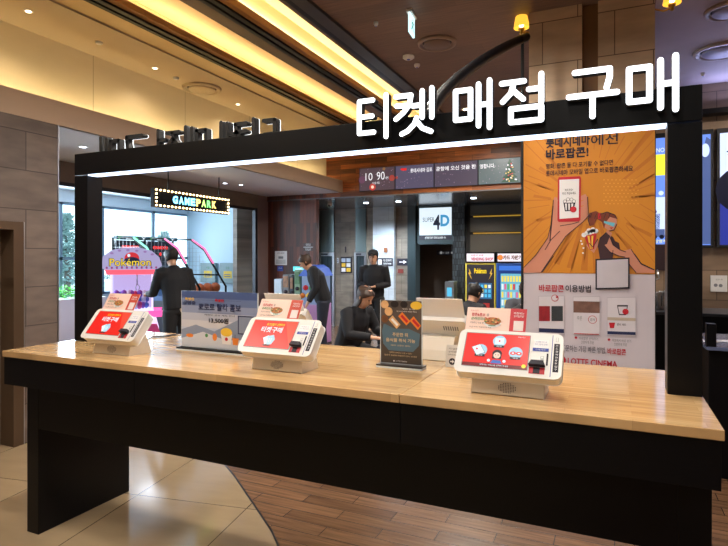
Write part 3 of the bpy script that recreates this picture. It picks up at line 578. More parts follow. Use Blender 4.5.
a = bp(555, 298); q.disc(a[0], a[1], .028, REDINK, 7); q.disc(a[0], a[1], .023, PH2, 8); q.disc(bp(557, 297)[0], bp(557, 297)[1], .008, REDINK, 9)
bpoly([(573.5, 301), (599.6, 301.6), (599.6, 313), (573.5, 312.4)], mat('printed brown still', (120, 86, 74), .5, noise=.6, scale=20), 7); a = bp(592.5, 319.5); q.disc(a[0], a[1], .032, REDINK, 7); q.disc(a[0], a[1], .028, PH2, 8)
btext('주문', 577, 320, 582, 316, GREY, 7); btext('결제', 590, 321, 595, 318, GREY, 9); bpoly([(574, 333), (599, 334), (599, 334.8), (574, 333.8)], REDINK, 7)
bpoly([(617, 305), (628, 305), (626, 315), (619, 315)], INK, 7); bpoly([(618, 306.5), (627, 306.5), (625.4, 314), (619.6, 314)], PH2, 8); a = bp(625.5, 311.5); q.disc(a[0], a[1], .022, REDINK, 9)
bpoly([(607.5, 317), (635.5, 318), (635.5, 321), (607.5, 320)], mat('printed beige bar', (190, 174, 156), .5), 7); bpoly([(609, 322.5), (615, 322.5), (614, 328), (610, 328)], REDINK, 7); bpoly([(607.5, 331), (635.5, 332), (635.5, 335), (607.5, 334)], NAVY, 7)
btext('콤보 세트', 617, 325.5, 626, 323, INK, 7)
for x, y, s in ((581, 339.5, '바로팝콘 선택하기'), (614, 341.5, '매장에서 바로 받기')):
    a = bp(x-5, y-2); q.disc(a[0], a[1], .01, REDINK, 6); btext(s, x-2, y, x+17, y-3, GREY, 6); btext('간편하게 주문', x, y+4, x+13, y+1, GREY, 6)
btext('주문하는 가장 빠른 방법,', 562, 351, 606, 344.6, INK); btext('바로팝콘', 607.5, 354, 626, 347.8, REDINK, bold=.02)
btext('LOTTE CINEMA', 567.8, 363.8, 617.5, 357.6, REDINK, bold=.02)
bpoly([(561.5, 356.5), (563, 354.5), (566, 359), (565.5, 363), (562, 363.5), (559.5, 361), (562.5, 360)], REDINK, 6)
q.build('print', bn, 0, True)
# ================================================================== THINGS BEHIND
# hanging GAMEPARK sign (faces +X)
gx = -5.4
a = P(154, 187, X=gx); b = P(229, 199, X=gx); gy0, gy1 = a[1], b[1]; gz1 = 2.495; gz0 = 2.25
t = thing('game_park_sign', 'hanging black GAMEPARK sign ringed with small round bulbs', 'sign', (gx, (gy0+gy1)/2, gz0), PI/2)
W = gy1-gy0; Hh = gz1-gz0
m = MB(); m.box(-W/2, W/2, 0, .06, 0, Hh, BLACK); m.build('sign_box', t, .004)
m = MB(); 
for i, (c, s) in enumerate(zip('GAMEPARK', [glow('sign cyan', (120, 215, 255), 4.5)]*3+[glow('sign cyan', 0, 0)]+[glow('sign yellow', (255, 225, 120), 3), glow('sign lime', (180, 240, 120), 3), glow('sign green', (120, 230, 120), 3), glow('sign yellow', 0, 0)])):
    u = -W/2+.33+i*.113; m.text(c, u, u+.094, .07, .175, s, 3, .05)
m.build('lettering', t)
bulb = glow('sign bulb', (255, 214, 150), 12); nb = 22; bpts = [(-W/2+.03+(W-.06)*i/(nb-1), zz) for i in range(nb) for zz in (.022, Hh-.022)]+[(uu, zz) for uu in (-W/2+.03, W/2-.03) for zz in (.07, .12, .17)]
bm0 = None
for u, v in bpts:
    if bm0 is None:
        m = MB(); m.rev([(.004, 0), (.011, .006), (.013, .014), (.009, .022), (.002, .026)], bulb, n=8); bm0 = m.build('bulb', t); bm0.rotation_euler = (PI/2, 0, 0); bm0.location = (u, 0, v); o = bm0
    else: o = bm0.copy(); C.objects.link(o); o.location = (u, 0, v)
for u in (-W/2+.28, W/2-.2):
    m = MB(); m.tube([(u, .03, Hh), (u, .03, SF-gz0)], .008, BLACK, 6); m.build('hanging_rod', t)

# header screens
yh = YH-.05
def hp(x, y): q = P(x, y, Y=yh); return q[0], q[2]
sx = [hp(359, 0)[0], hp(395, 0)[0], hp(434, 0)[0], hp(478, 0)[0], hp(521, 0)[0]]
s1 = P(395, 166, Y=yh)[2]; s0 = P(395, 189.5, Y=yh)[2]
base = [glow('screen galaxy', (88, 70, 80), .8), glow('screen dusk', (92, 86, 112), .8), glow('screen dusk two', (84, 76, 96), .8), glow('screen night green', (96, 112, 116), .85)]
SWH = glow('text white', (235, 235, 240), 1.1); SRD = glow('text red', (225, 40, 40), 1.0); STAR = glow('star pink', (190, 160, 190), .9)
random.seed(3)
lab = ['wall screen on the wood header showing the 10:90 clock', 'wall screen on the wood header with red logo and Korean welcome text', 'wall screen on the wood header beside the Christmas tree screen', 'wall screen on the wood header showing a decorated Christmas tree']
wtxt = '롯데시네마 김포공항에 오신 것을 환영합니다.'
for i in range(4):
    x0, x1 = sx[i]+.004, sx[i+1]-.004; w = x1-x0; h = s1-s0
    t = thing('wall_screen', lab[i], 'screen', ((x0+x1)/2, YH-.001, s0), 0, 'screens along the wood header')
    m = MB(); m.box(-w/2, w/2, -.045, 0, 0, h, MATTE); m.build('casing', t)
    q = MB(Matrix.Translation((0, -.0455, 0))); q.rect(-w/2+.006, w/2-.006, .006, h-.006, base[i], 0)
    for k in range(34):
        u, v, r = random.uniform(-w/2+.02, w/2-.02), random.uniform(.02, h-.02), random.uniform(.002, .007); q.disc(u, v, r, STAR, 2, n=6)
    if i == 0:
        q.text('10', -w*.32, -w*.12, h*.45, h*.78, SWH, 4); q.text('90', -w*.0, w*.22, h*.45, h*.8, SWH, 4); q.text('AM', w*.24, w*.32, h*.48, h*.58, SWH, 4); q.text('12월 9일', -w*.12, w*.08, h*.28, h*.38, SWH, 4); q.disc(-w*.12, h*.16, h*.15, glow('nebula red', (200, 60, 50), .9), 3); q.disc(-w*.12, h*.16, h*.07, glow('nebula white', (250, 220, 200), 1), 4); q.disc(w*.42, h*.5, w*.078, glow('planet red', (170, 66, 60), .9), 4); q.disc(w*.2, h*.92, h*.07, glow('bauble brown', (150, 110, 70), .8), 3); q.disc(-w*.42, h*.5, h*.16, glow('bauble plum', (110, 70, 100), .8), 3)
    if i == 1: q.disc(-w*.46, h*.5, w*.035, glow('planet red', 0, 0), 4); q.disc(-w*.33, h*.84, h*.05, SRD, 4, h*.04); q.rect(-w*.33, -w*.2, h*.78, h*.88, SRD, 4); q.text('롯데시네마 김포', -w*.1, w*.46, h*.66, h*.84, SWH, 4, .02)
    if i == 2: q.text('공항에 오신 것을 환', -w*.46, w*.46, h*.66, h*.84, SWH, 4, .02)
    if i == 3:
        q.text('영합니다.', -w*.46, -w*.1, h*.64, h*.82, SWH, 4, .02); tg = glow('tree green', (50, 90, 70), .8)
        for k in range(5): q.area([(w*(.04+.035*k), h*(.05+.17*k)), (w*(.46-.035*k), h*(.05+.17*k)), (w*.25, h*(.36+.15*k))], tg, 3)
        for k in range(26): v = random.uniform(.06, .8); q.disc(w*(.25+random.uniform(-.19, .19)*(1-v)), h*v, .013, random.choice([glow('bauble red', (190, 60, 70), 1), SWH, glow('bauble gold', (220, 190, 120), 1)]), 5, n=8)
    q.build('display', t)

# Super 4D lightbox
def yb(x, y, Y=YB): q = P(x, y, Y=Y); return q[0], q[2]
a0, c1 = yb(418, 240, YB-.12); a1, c0 = yb(453, 206, YB-.12)
t = thing('lightbox_sign', 'lit white 4D cinema lightbox over the dark corridor', 'sign', ((a0+a1)/2, YB-.02, c1)); w = a1-a0; h = c0-c1
m = MB(); m.box(-w/2, w/2, -.1, 0, -.1, h+.05, TEAL); m.build('casing', t, .004)
q = MB(Matrix.Translation((0, -.101, 0))); q.rect(-w/2+.03, w/2-.03, .14*h, h-.02, glow('lightbox white', (225, 240, 250), 1.05), 0); q.rect(-w/2+.03, w/2-.03, .0, .13*h, INK, 0)
q.text('SUPER', -w*.36, -w*.02, h*.55, h*.68, glow('lightbox grey', (80, 100, 115), .5), 2); q.text('4', -w*.06, w*.14, h*.3, h*.75, NAVY, 2, .02); q.text('D', w*.15, w*.4, h*.4, h*.75, glow('lightbox cyan', (60, 150, 200), 1), 2, .04); q.text('상영관 입구 안내 SUPER 4D', -w*.3, w*.3, .03*h, .1*h, PAPER, 2); q.build('sign_face', t)
# corridor exit pictogram sign
a0, c1 = yb(437, 255, 11.9); a1, c0 = yb(455, 251, 11.9)
t = thing('corridor_sign', 'dark hanging pictogram sign inside the corridor', 'sign', ((a0+a1)/2, 11.9, c1)); w = a1-a0
m = MB(); m.box(-w/2, w/2, -.02, .02, 0, .1, INK); m.box(-w*.3, -w*.28, -.005, .005, .1, HB-c1, INK); m.box(w*.28, w*.3, -.005, .005, .1, HB-c1, INK); m.build('board', t)
q = MB(Matrix.Translation((0, -.022, 0))); q.disc(-w*.25, .05, .03, glow('dim white icon', (200, 200, 200), .4), 1); q.text('1관', -.05, .08, .03, .07, glow('dim white icon', 0, 0), 1); q.disc(w*.35, .05, .025, glow('dim white icon', 0, 0), 1); q.build('print', t)

# elevators in the lobby
def elevator(pa, pb, label, bright):
    x0, x1 = yb(pa, 0)[0], yb(pb, 0)[0]; w = x1-x0; t = thing('elevator_door', label, 'elevator', ((x0+x1)/2, YB-.001, 0))
    hz = yb(pa, 256)[1]
    m = MB(); m.box(-w/2+.04, w/2-.04, -.03, 0, hz+.09, HB-.03, GREEN_GREY); m.build('upper_panel', t)
    m = MB(); m.box(-w/2+.02, w/2-.02, -.07, 0, hz, hz+.08, STEEL); m.build('lintel', t, .003)
    for s in (-1, 1):
        m = MB(); m.box(*sorted((s*(w/2-.02), s*(w/2-.07))), -.06, 0, 0, hz-.001, STEEL); m.build('jamb', t)
    for s in (-1, 1):
        m = MB(); m.box(*sorted((s*.003, s*(w/2-.075))), -.03, 0, .02, hz-.002, mat('dark lift door leaf', (52, 64, 70), .3, .6)); m.build('door', t)
    m = MB(); m.box(-w*.3, w*.1, -.072, -.07, hz+.02, hz+.06, INK); m.build('floor_indicator', t)
elevator(319, 336, 'lift door at the left of the lobby, next to the dark plank wall', 0)
elevator(354.5, 368, 'lift door beside the pale tiled lobby pillar', 1)
def plate(name, label, cat, xa, ya, xb_, yb_, Y, mt, art=None, th=.02, group=None):
    a = P(xa, yb_, Y=Y); b = P(xb_, ya, Y=Y); w = b[0]-a[0]; h = b[2]-a[2]
    t = thing(name, label, cat, ((a[0]+b[0])/2, Y, a[2]), 0, group)
    m = MB(); m.box(-w/2, w/2, -th, 0, 0, h, mt); m.build('board', t)
    if art: q = MB(Matrix.Translation((0, -th-.0005, 0))); art(q, w, h); q.build('print', t)
    return t
def notice(q, w, h):
    random.seed(int(w*1000))
    for r in range(3):
        for c in range(2): q.rect(-w*.42+c*w*.45, -w*.05+c*w*.45, h*(.08+.3*r), h*(.32+.3*r), random.choice([PAPER, PH2, YEL, SKYP]), 1)
plate('notice_board', 'dark notice board pinned with papers between the two lifts', 'notice board', 341, 257, 352, 273, YB-.001, INK, notice)
plate('floor_number', 'black numeral one on the stone between the lifts', 'number', 344.8, 246.5, 346.5, 252.5, YB-.001, STONE_B, lambda q, w, h: q.text('1', -w*.4, w*.4, 0, h, INK, 1, .02), .004)
plate('direction_sign', 'black sign with white lines on the pale tiled pillar', 'sign', 377.5, 258, 393, 266, YB-.121, INK, lambda q, w, h: (q.text('에스컬레이터', -w*.1, w*.42, h*.55, h*.85, PAPER, 1), q.text('TICKET BOX', -w*.1, w*.42, h*.2, h*.4, PAPER, 1), q.rect(-w*.42, -w*.2, h*.2, h*.8, PAPER, 1)))
plate('room_sign', 'small black arrow sign on the brown stone beside the corridor', 'sign', 397.5, 258.5, 408, 265.5, YB-.001, INK, lambda q, w, h: q.area([(-w*.3, h*.45), (w*.1, h*.45), (w*.1, h*.25), (w*.4, h*.5), (w*.1, h*.75), (w*.1, h*.55), (-w*.3, h*.55)], PAPER, 1))
plate('fire_alarm', 'small red alarm box under the black arrow sign', 'alarm', 398.5, 269, 403.5, 273, YB-.001, mat('alarm red', (120, 50, 44), .4), None, .04)
plate('call_light', 'small amber wall light on the pale tiled pillar', 'lamp', 384.5, 247.5, 387.5, 252.5, YB-.121, mat('amber case', (140, 84, 50), .4), None, .05)
plate('lift_button_plate', 'slim call button plate left of the lift by the pale pillar', 'button panel', 337.2, 258, 338.8, 263, YB-.001, STEEL, lambda q, w, h: (q.disc(0, h*.65, w*.25, INK, 1), q.disc(0, h*.35, w*.25, INK, 1)), .01)
plate('lift_button_plate', 'slim call button plate on the stone right of the second lift', 'button panel', 370.3, 258, 373, 263.5, YB-.001, INK, lambda q, w, h: q.disc(0, h*.5, w*.25, PAPER, 1), .01)
yw = YH+.029
plate('paper_notice', 'large white paper notice on the dark plank wall', 'notice', 275, 251, 287, 265, yw, PAPER, lambda q, w, h: (q.text('안내문', -w*.3, w*.3, h*.8, h*.9, INK, 1), q.rect(-w*.2, w*.2, h*.45, h*.62, GREY, 1), *[q.rect(-w*.4, w*.4, h*(.1+.08*i), h*(.13+.08*i), GREY, 1) for i in range(4)]), .004)
plate('paper_notice', 'small blue notice under the large white one', 'notice', 277.5, 266, 283, 271, yw, BLUEINK, lambda q, w, h: q.text('안내', -w*.3, w*.3, h*.4, h*.7, PAPER, 1), .004)
plate('wall_lettering', 'small white toilet sign on the dark plank wall', 'sign', 303.5, 243, 313, 251, yw, mat('dark oak plate', (64, 30, 18), .4), lambda q, w, h: (q.text('화장실', -w*.25, w*.25, h*.65, h*.95, PAPER, 1), q.rect(-w*.5, w*.5, h*.45, h*.52, PAPER, 1), q.text('TOILET', -w*.3, w*.3, h*.05, h*.3, PAPER, 1)), .003)

# drinks and card vending machines
def vending(pa, pb, Y, label, rim, head, art):
    x0 = P(pa, 0, Y=Y)[0]; x1 = P(pb, 0, Y=Y)[0]; w = x1-x0; top = P(pa, 252, Y=Y)[2]; hd = P(pa, 263, Y=Y)[2]
    t = thing('vending_machine', label, 'vending machine', ((x0+x1)/2, Y+.35, 0)); yf = -.35
    m = MB(); m.box(-w/2, w/2, yf+.02, .33, 0, hd, rim); m.build('body', t, .01)
    m = MB(); m.box(-w/2+.01, w/2-.01, yf+.01, .1, hd+.002, top, BLACK); m.build('header_box', t, .004)
    q = MB(Matrix.Translation((0, yf+.008, 0))); q.rect(-w/2+.03, w/2-.03, hd+.03, top-.03, glow('header white', (235, 225, 235), 1.1), 1); head(q, w, hd, top); q.build('header_face', t)
    q = MB(Matrix.Translation((0, yf+.018, 0))); art(q, w, hd); q.build('front_panel', t)
    m = MB(); m.box(-w*.25, w*.25, yf+.0, yf+.02, .2, .38, MATTE); m.build('dispensing_flap', t)
CY = glow('cyan window', (90, 190, 230), 1.0); DB = glow('deep blue face', (24, 60, 130), .9)
def rows(q, w, v0, v1, nr, nc, cols, u0, u1, l=3):
    for r in range(nr):
        for c in range(nc):
            uu = u0+(u1-u0)*(c+.15)/nc; q.rect(uu, uu+(u1-u0)/nc*.7, v0+(v1-v0)*(r+.12)/nr, v0+(v1-v0)*(r+.85)/nr, cols[(r*3+c*2+r*c) % len(cols)], l)
def art_y(q, w, hd):
    q.rect(-w/2+.03, w/2-.03, .45, hd-.03, INK, 0); q.text('Pokémon', -w*.2, w*.2, hd-.2, hd-.1, YS, 2, .03)
    for s in (-1, 1): q.area([(s*w*.38, hd-.1), (s*w*.3, hd-.2), (s*w*.34, hd-.21), (s*w*.28, hd-.32), (s*w*.4, hd-.19), (s*w*.36, hd-.18)], YEL, 2)
    q.rect(-w*.38, w*.38, .8, hd-.38, glow('machine window', (50, 110, 160), .8), 1)
    rows(q, w, .82, hd-.4, 3, 6, [CY, WS, glow('pack yellow', (240, 220, 90), 1), CY, WS], -w*.36, w*.36)
    q.rect(-w*.3, -w*.1, .55, .7, GREY, 2); q.rect(w*.1, w*.3, .5, .72, glow('panel red', (200, 60, 60), .6), 2)
def art_b(q, w, hd):
    q.rect(-w/2+.03, w/2-.03, .3, hd-.03, DB, 0); q.rect(-w*.4, w*.4, hd-.14, hd-.05, glow('strip blue', (60, 120, 220), .9), 1); q.rect(-w*.34, w*.42, .5, hd-.2, glow('bright case', (110, 190, 220), .9), 1)
    rows(q, w, .52, hd-.22, 5, 7, [glow('pack yellow', 0, 0), glow('can green', (90, 190, 110), .9), glow('can pink', (230, 110, 150), .9), WS, BLUS, glow('can red', (220, 60, 50), .9)], -w*.32, w*.4)
def hd_a(q, w, a, b): q.text('자판기 포켓', -w*.3, w*.1, a+(b-a)*.6, a+(b-a)*.78, REDINK, 2); q.text('VENDING SHOP', -w*.3, w*.42, a+(b-a)*.22, a+(b-a)*.5, glow('header rose', (210, 60, 90), .8), 2, .04)
def hd_b(q, w, a, b): q.text('카드 자판기', -w*.25, w*.42, a+(b-a)*.3, a+(b-a)*.7, mat('header brown ink', (120, 80, 60), .5), 2, .05); q.disc(-w*.35, a+(b-a)*.5, (b-a)*.25, ORG, 2)
vending(465, 495.5, 10.5, 'vending machine with a yellow rim and dark front near the ribbed pillar', mat('vending yellow', (206, 190, 70), .4), hd_a, art_y)
vending(496, 524, 10.5, 'bright blue vending machine next to the yellow-rimmed one', mat('vending blue', (40, 90, 170), .4), hd_b, art_b)
# column things by corridor: water dispenser
x, y, z = P(451, 0, Y=11.0); t = thing('water_dispenser', 'slim silver dispenser standing by the corridor mouth', 'dispenser', (x, 11.0, 0))
m = MB(); m.prism(rrect(-.09, .09, 0, 1.1, .02), -.12, .12, STEEL); m.build('body', t, .005)
q = MB(Matrix.Translation((0, -.121, 0))); q.rect(-.05, .05, .8, .98, CY, 1); q.build('panel', t)

# ------------- gacha and game machines before the plank wall
def gacha(xa, xb_, ztop, Y, label, col, window, name='capsule_machine'):
    x0, x1 = P(xa, 0, Y=Y)[0], P(xb_, 0, Y=Y)[0]; w = x1-x0; zt = P(xa, ztop, Y=Y)[2]; t = thing(name, label, 'machine', ((x0+x1)/2, Y+.2, 0))
    m = MB(); m.box(-w/2, w/2, -.2, .2, .04, zt, col); m.build('cabinet', t, .012)
    m = MB(); [m.box(a-.02, a+.02, b-.02, b+.02, 0, .04, INK) for a in (-w/2+.03, w/2-.03) for b in (-.16, .16)]; m.build('base', t)
    n = 3; hh = zt-.1
    for k in range(n):
        z0 = .1+hh*k/n; m = MB(); m.box(-w/2+.02, w/2-.02, -.212, -.2, z0+hh/n*.4, z0+hh/n*.92, window[k % len(window)]); m.build('window', t)
        m = MB(Matrix.Translation((0, -.2, z0+hh/n*.2)) @ Matrix.Rotation(PI/2, 4, 'X')); m.rev([(.035, 0), (.035, .02), (.02, .03)], INK, n=12); m.build('crank_knob', t)
    return t
W1 = glow('capsule window', (120, 130, 120), .5); W2 = glow('capsule window blue', (90, 140, 170), .6)
cap = mat('capsule print', (150, 110, 80), .5, noise=.8, scale=18); gp = mat('capsule print green', (80, 120, 80), .5, noise=.8, scale=15)
gacha(274, 282, 279, 8.6, 'plain pale cabinet at the left of the capsule machines', mat('pale blue cabinet', (200, 215, 230), .4), [mat('pale blue cabinet', 0)], 'pale_cabinet')
gacha(282.5, 289, 274.5, 8.6, 'capsule machine with brown toy window beside the pale cabinet', GREY, [cap, W1])
gacha(289.5, 293.8, 276, 8.6, 'narrow dark capsule machine in the middle of the row', DSTEEL, [cap, W2])
gacha(294.2, 300.5, 270, 8.6, 'tall capsule machine with green toy windows', mat('green capsule frame', (120, 150, 120), .4), [gp, W1])
x, y, z = P(290, 0, Y=8.75); t = thing('cyan_monitor', 'small glowing cyan screen above the capsule machines', 'screen', (x, 9.1, 0)); zz = P(290, 271.5, Y=9.1)[2]
m = MB(); m.box(-.02, .02, -.02, .02, 0, zz, INK); m.box(-.1, .1, -.06, .06, 0, .02, INK); m.build('stand', t); m = MB(); m.box(-.14, .14, -.03, .0, zz, zz+.11, INK); m.build('casing', t); q = MB(Matrix.Translation((0, -.031, 0))); q.rect(-.13, .13, zz+.01, zz+.1, glow('cyan screen', (70, 215, 225), 1.2), 1); q.text('GAME', -.08, .08, zz+.035, zz+.075, WS, 2, .02); q.build('display', t)
# blue house claw machine
x0, x1 = P(294, 0, Y=9.0)[0], P(313, 0, Y=8.4)[0]
xc = P(309.5, 0, Y=8.55)[0]; t = thing('prize_machine', 'prize machine with a blue gabled top behind the capsule machines', 'machine', (xc, 8.82, 0)); w = .34; zt = P(307, 276, Y=8.6)[2]
m = MB(); m.box(-w/2, w/2, -.3, .25, .03, .75, mat('lilac cabinet', (170, 120, 170), .4)); m.build('cabinet', t, .01)
m = MB(); m.box(-w/2, w/2, -.3, .25, .0, .03, INK); m.build('base', t)
m = MB(); m.box(-w/2+.02, w/2-.02, -.28, .23, .75, zt, glow('lit prize case', (130, 150, 190), .6)); m.build('case', t)
m = MB(); m.prism([(-w/2-.03, zt), (w/2+.03, zt), (w/2-.06, zt+.14), (0, zt+.2), (-w/2+.1, zt+.14)], -.32, .26, glow('blue gable', (50, 90, 200), .6)); m.build('gable_top', t)
m = MB(); [m.rev([(.01, 0), (.05, .03), (.05, .07), (.01, .1)], [ORG, REDINK, YEL, GRN][k % 4], (-.12+.06*k, -.305, .86+.14*(k % 2)), 8) for k in range(5)]; m.build('prize_print', t)

# ------------- arcade: claw machine facing the counter
cx, cy = -7.6, 6.9; cx, cy, _ = P(116.5, 0, Y=7.0)
ang = math.radians(46)
t = thing('claw_machine', 'glowing pink and white prize claw machine with a yellow lettered arch', 'arcade machine', (cx, cy+.35, 0), ang)
PK = glow('claw pink glow', (255, 90, 170), 1.3); PW_ = glow('claw white glow', (235, 215, 255), 1.25); LIL = glow('lilac arch', (190, 180, 225), .75); PKP = mat('pink plastic', (214, 70, 130), .3); SPOT = glow('arch spots', (170, 130, 195), .7)
w = 1.0
m = MB(); m.prism([(-.52, 0), (.52, 0), (.56, .12), (.54, .3), (.42, .7), (-.42, .7), (-.54, .3), (-.56, .12)], -.4, .35, PW_); m.build('base_cabinet', t, .03)
m = MB(); m.prism([(-.56, .28), (.56, .28), (.50, .42), (-.50, .42)], -.46, -.40, PKP); m.build('bumper', t, .02); m = MB(); m.prism([(-.60, .60), (.60, .60), (.62, .68), (-.62, .68)], -.52, .3, PK); m.build('control_ledge', t, .02)
m = MB(); [m.box(a-.02, a+.02, b-.02, b+.02, .7, 1.42, PW_) for a in (-.42, .42) for b in (-.34, .3)]; m.build('corner_frame', t)
m = MB(); m.box(-.40, .40, -.345, -.34, .71, 1.4, glass('claw cabinet glass')); m.build('cabinet_glass', t)
m = MB(); m.box(-.41, .41, .27, .29, .71, 1.4, glow('case back glow', (226, 190, 240), 1.0)); m.build('back_panel', t)
for k in range(26):
    random.seed(k); pass
for k in range(3):
    m = MB()
    for j in range(9):
        random.seed(k*10+j); r = random.uniform(.05, .09); m.rev([(.01, -r), (r*.8, -r*.5), (r, 0), (r*.8, r*.6), (.01, r)], random.choice([PKP, mat('plush violet', (140, 80, 180), .7), mat('plush white', (220, 210, 230), .8), mat('plush blue', (90, 110, 200), .7)]), (-.33+.08*j+random.uniform(-.02, .02), -.2+.16*k, .79+.1*k), 10)
    m.build('plush_row', t)['kind'] = 'stuff'
m = MB(); m.tube([(.1, -.1, 1.42), (.1, -.1, 1.2)], .012, STEEL, 8); [m.tube([(.1, -.1, 1.2), (.1+.06*math.cos(a), -.1+.06*math.sin(a), 1.14), (.1+.03*math.cos(a), -.1+.03*math.sin(a), 1.07)], .007, STEEL, 6) for a in (0, 2.1, 4.2)]; m.build('claw', t)
m = MB(); m.prism([(-.5, 1.40), (.5, 1.40), (.53, 1.48), (-.53, 1.48)], -.40, .32, glow('claw coral glow', (255, 90, 110), 1.3)); m.build('light_band', t, .01)
arch = [(-.58, 1.52), (-.5, 1.5), (.5, 1.5), (.6, 1.56), (.55, 1.70), (.4, 1.82), (.15, 1.88), (-.15, 1.88), (-.4, 1.83), (-.56, 1.72)]
m = MB(); m.prism(arch, -.42, -.1, LIL); m.build('arch_sign', t, .02)
q = MB(Matrix.Translation((0, -.425, 0))); [q.disc(u, v, .035, SPOT, 1, .02) for u, v in ((-.4, 1.79), (-.25, 1.84), (-.08, 1.85), (.1, 1.84), (.27, 1.82), (.42, 1.77))]
q.build('arch_dots', t); q = MB(Matrix.Translation((0, -.425, 0))); q.text('Pokémon', -.46, .4, 1.545, 1.70, NAVY, 5, .045); q.text('Pokémon', -.445, .385, 1.555, 1.69, YS, 7, .0); q.build('lettering', t); q = MB(Matrix.Translation((0, -.425, 0))); q.disc(.0, 1.70, .15, glow('dome red', (215, 50, 60), .9), 3, .11); q.disc(0, 1.65, .16, NAVY, 4, .07); q.disc(-.06, 1.75, .03, WS, 5); q.build('arch_emblem', t); q = MB(Matrix.Translation((0, -.425, 0))); [q.disc(-.5+.1*k, 1.52, .022, glow('dim magenta dots', (160, 60, 130), .8), 3) for k in range(11)]
q.build('arch_print', t)
t.scale = (.80, .84, .93)

def hoops(px, Y, label, rz, mirror=1):
    x, y = -9.35, Y; t = thing('basketball_machine', label, 'arcade machine', (x, y, 0), rz)
    CH = mat('charcoal machine panel', (50, 58, 66), .40); RL = glow('led red', (255, 50, 40), 2)
    m = MB(); m.prism([(-.39, .9), (.39, .9), (.41, 1.5), (.41, 1.78), (.36, 1.95), (-.36, 1.95), (-.41, 1.78), (-.41, 1.5)], 0, .06, CH); m.build('backboard', t)
    m = MB(); m.box(-.43, .43, -.1, .0, 1.96, 2.04, mat('teal marquee', (60, 90, 96), .4)); m.build('marquee', t, .01)
    q = MB(Matrix.Translation((0, -.101, 0))); [q.text(c, -.4+.2*i, -.26+.2*i, 1.975, 2.025, WS if i % 2 else glow('can green', 0, 0), 1, .04) for i, c in enumerate('PLAY')]; q.build('marquee_print', t)
    q = MB(Matrix.Translation((0, -.002, 0))); q.rect(-.25, .25, 1.76, 1.86, INK, 1); q.text('8888000', -.22, .22, 1.775, 1.845, RL, 2, 0); q.text('0', -.03, .03, 1.63, 1.7, RL, 2, .05); q.text('00', -.36, -.2, 1.43, 1.56, RL, 2, .05); q.text('00', .2, .36, 1.43, 1.56, RL, 2, .05)
    q.rect(-.2, .2, 1.18, 1.42, mat('board grey', (90, 100, 108), .5), 1); q.build('score_display', t)
    m = MB(); m.tube([(.13*math.cos(a), -.2+.13*math.sin(a), 1.3) for a in [2*PI*k/16 for k in range(17)]], .012, mat('hoop orange', (200, 90, 40), .4), 8); m.build('hoop_ring', t)
    m = MB(); [m.tube([(.13*math.cos(a), -.2+.13*math.sin(a), 1.3), (.08*math.cos(a+.3), -.2+.08*math.sin(a+.3), 1.12)], .003, PAPER, 4) for a in [2*PI*k/12 for k in range(12)]]; m.build('hoop_net', t)
    for s in (-1, 1):
        m = MB(); m.tube([(s*.42, .03, 0), (s*.42, .03, 2.0), (s*.42, -.5, 2.0), (s*.42, -.9, 1.75), (s*.42, -1.5, .95), (s*.42, -1.5, 0)], .022, BLACK, 8); m.tube([(s*.42, .03, 1.2), (s*.42, -1.3, 1.2)], .016, BLACK, 6); m.build('side_frame', t)
        m = MB(); m.tube([(s*.42, -.55, 1.99), (s*.42, -.9, 1.79), (s*.42, -1.15, 1.46)], .022, glow('led pink bar', (255, 110, 170), 1.4) if s > 0 else glow('led mint bar', (130, 240, 200), 1.4), 8); m.build('light_bar', t)
        m = MB()
        for k in range(11): m.tube([(s*.42, -.06-.1*k, .95+.0*k), (s*.42, -.06-.1*k, 1.98-(.0 if k < 5 else (k-4)*.11))], .003, STEEL, 4, False)
        for k in range(9): m.tube([(s*.42, 0, 1.0+.1*k), (s*.42, -1.3+.07*k, 1.0+.1*k)], .003, STEEL, 4, False)
        m.build('side_mesh', t)
    m = MB(); [m.tube([(-.42+.084*k, 0, 2.40), (-.42+.084*k, 0, 2.05)], .003, STEEL, 4, False) for k in range(11)]; [m.tube([(-.42, 0, 2.06+.08*k), (.42, 0, 2.06+.08*k)], .003, STEEL, 4, False) for k in range(6)]; m.build('top_mesh', t)
    m = MB(); m.box(-.40, .40, -1.5, -.02, .0, .75, CH); m.prism([(-1.5, .75), (-.02, .75), (-.02, .95), (-1.5, .8)], -.40, .40, mat('ramp blue', (60, 90, 130), .5), 'x'); m.build('ball_ramp', t, .01)
    for k in range(3):
        m = MB(); r = .11; m.rev([(r*math.sin(PI*j/8)+.0005, -r*math.cos(PI*j/8)) for j in range(9)], mat('ball orange', (200, 100, 50), .6), (-.25+.25*k, -1.35, .93), 14)
        o = m.build('basketball', None); o.location = (0, 0, 0); o.data.transform(Matrix.Translation((x, y, 0)) @ Matrix.Rotation(rz, 4, 'Z')); tag(o, 'orange ball in the tray of a hoop machine', 'ball', 'basketballs in the hoop machine trays')
hoops(133, 8.56, 'left basketball machine directly behind the pink claw machine', math.radians(90))
hoops(163, 9.41, 'right basketball machine behind the person in black', math.radians(90))

def ebox(xa, ya, xb_, yb_, label):
    plate('electrical_box', label, 'electrical box', xa, ya, xb_, yb_, YA1-.001, mat('box grey green', (140, 158, 160), .5), lambda q, w, h: (q.rect(-w*.25, w*.3, h*.25, h*.6, YEL, 1), q.text('위험', -w*.1, w*.12, h*.7, h*.82, GRN, 1), q.rect(-w*.2, w*.2, h*.3, h*.35, GREY, 2), q.rect(-w*.2, w*.2, h*.42, h*.46, GREY, 2)), .1)
ebox(222.5, 263, 237.5, 283, 'grey electrical cabinet with yellow warning sticker, nearer the corner')
ebox(203, 263, 217.5, 282, 'grey electrical cabinet seen through the hoop machine frame')

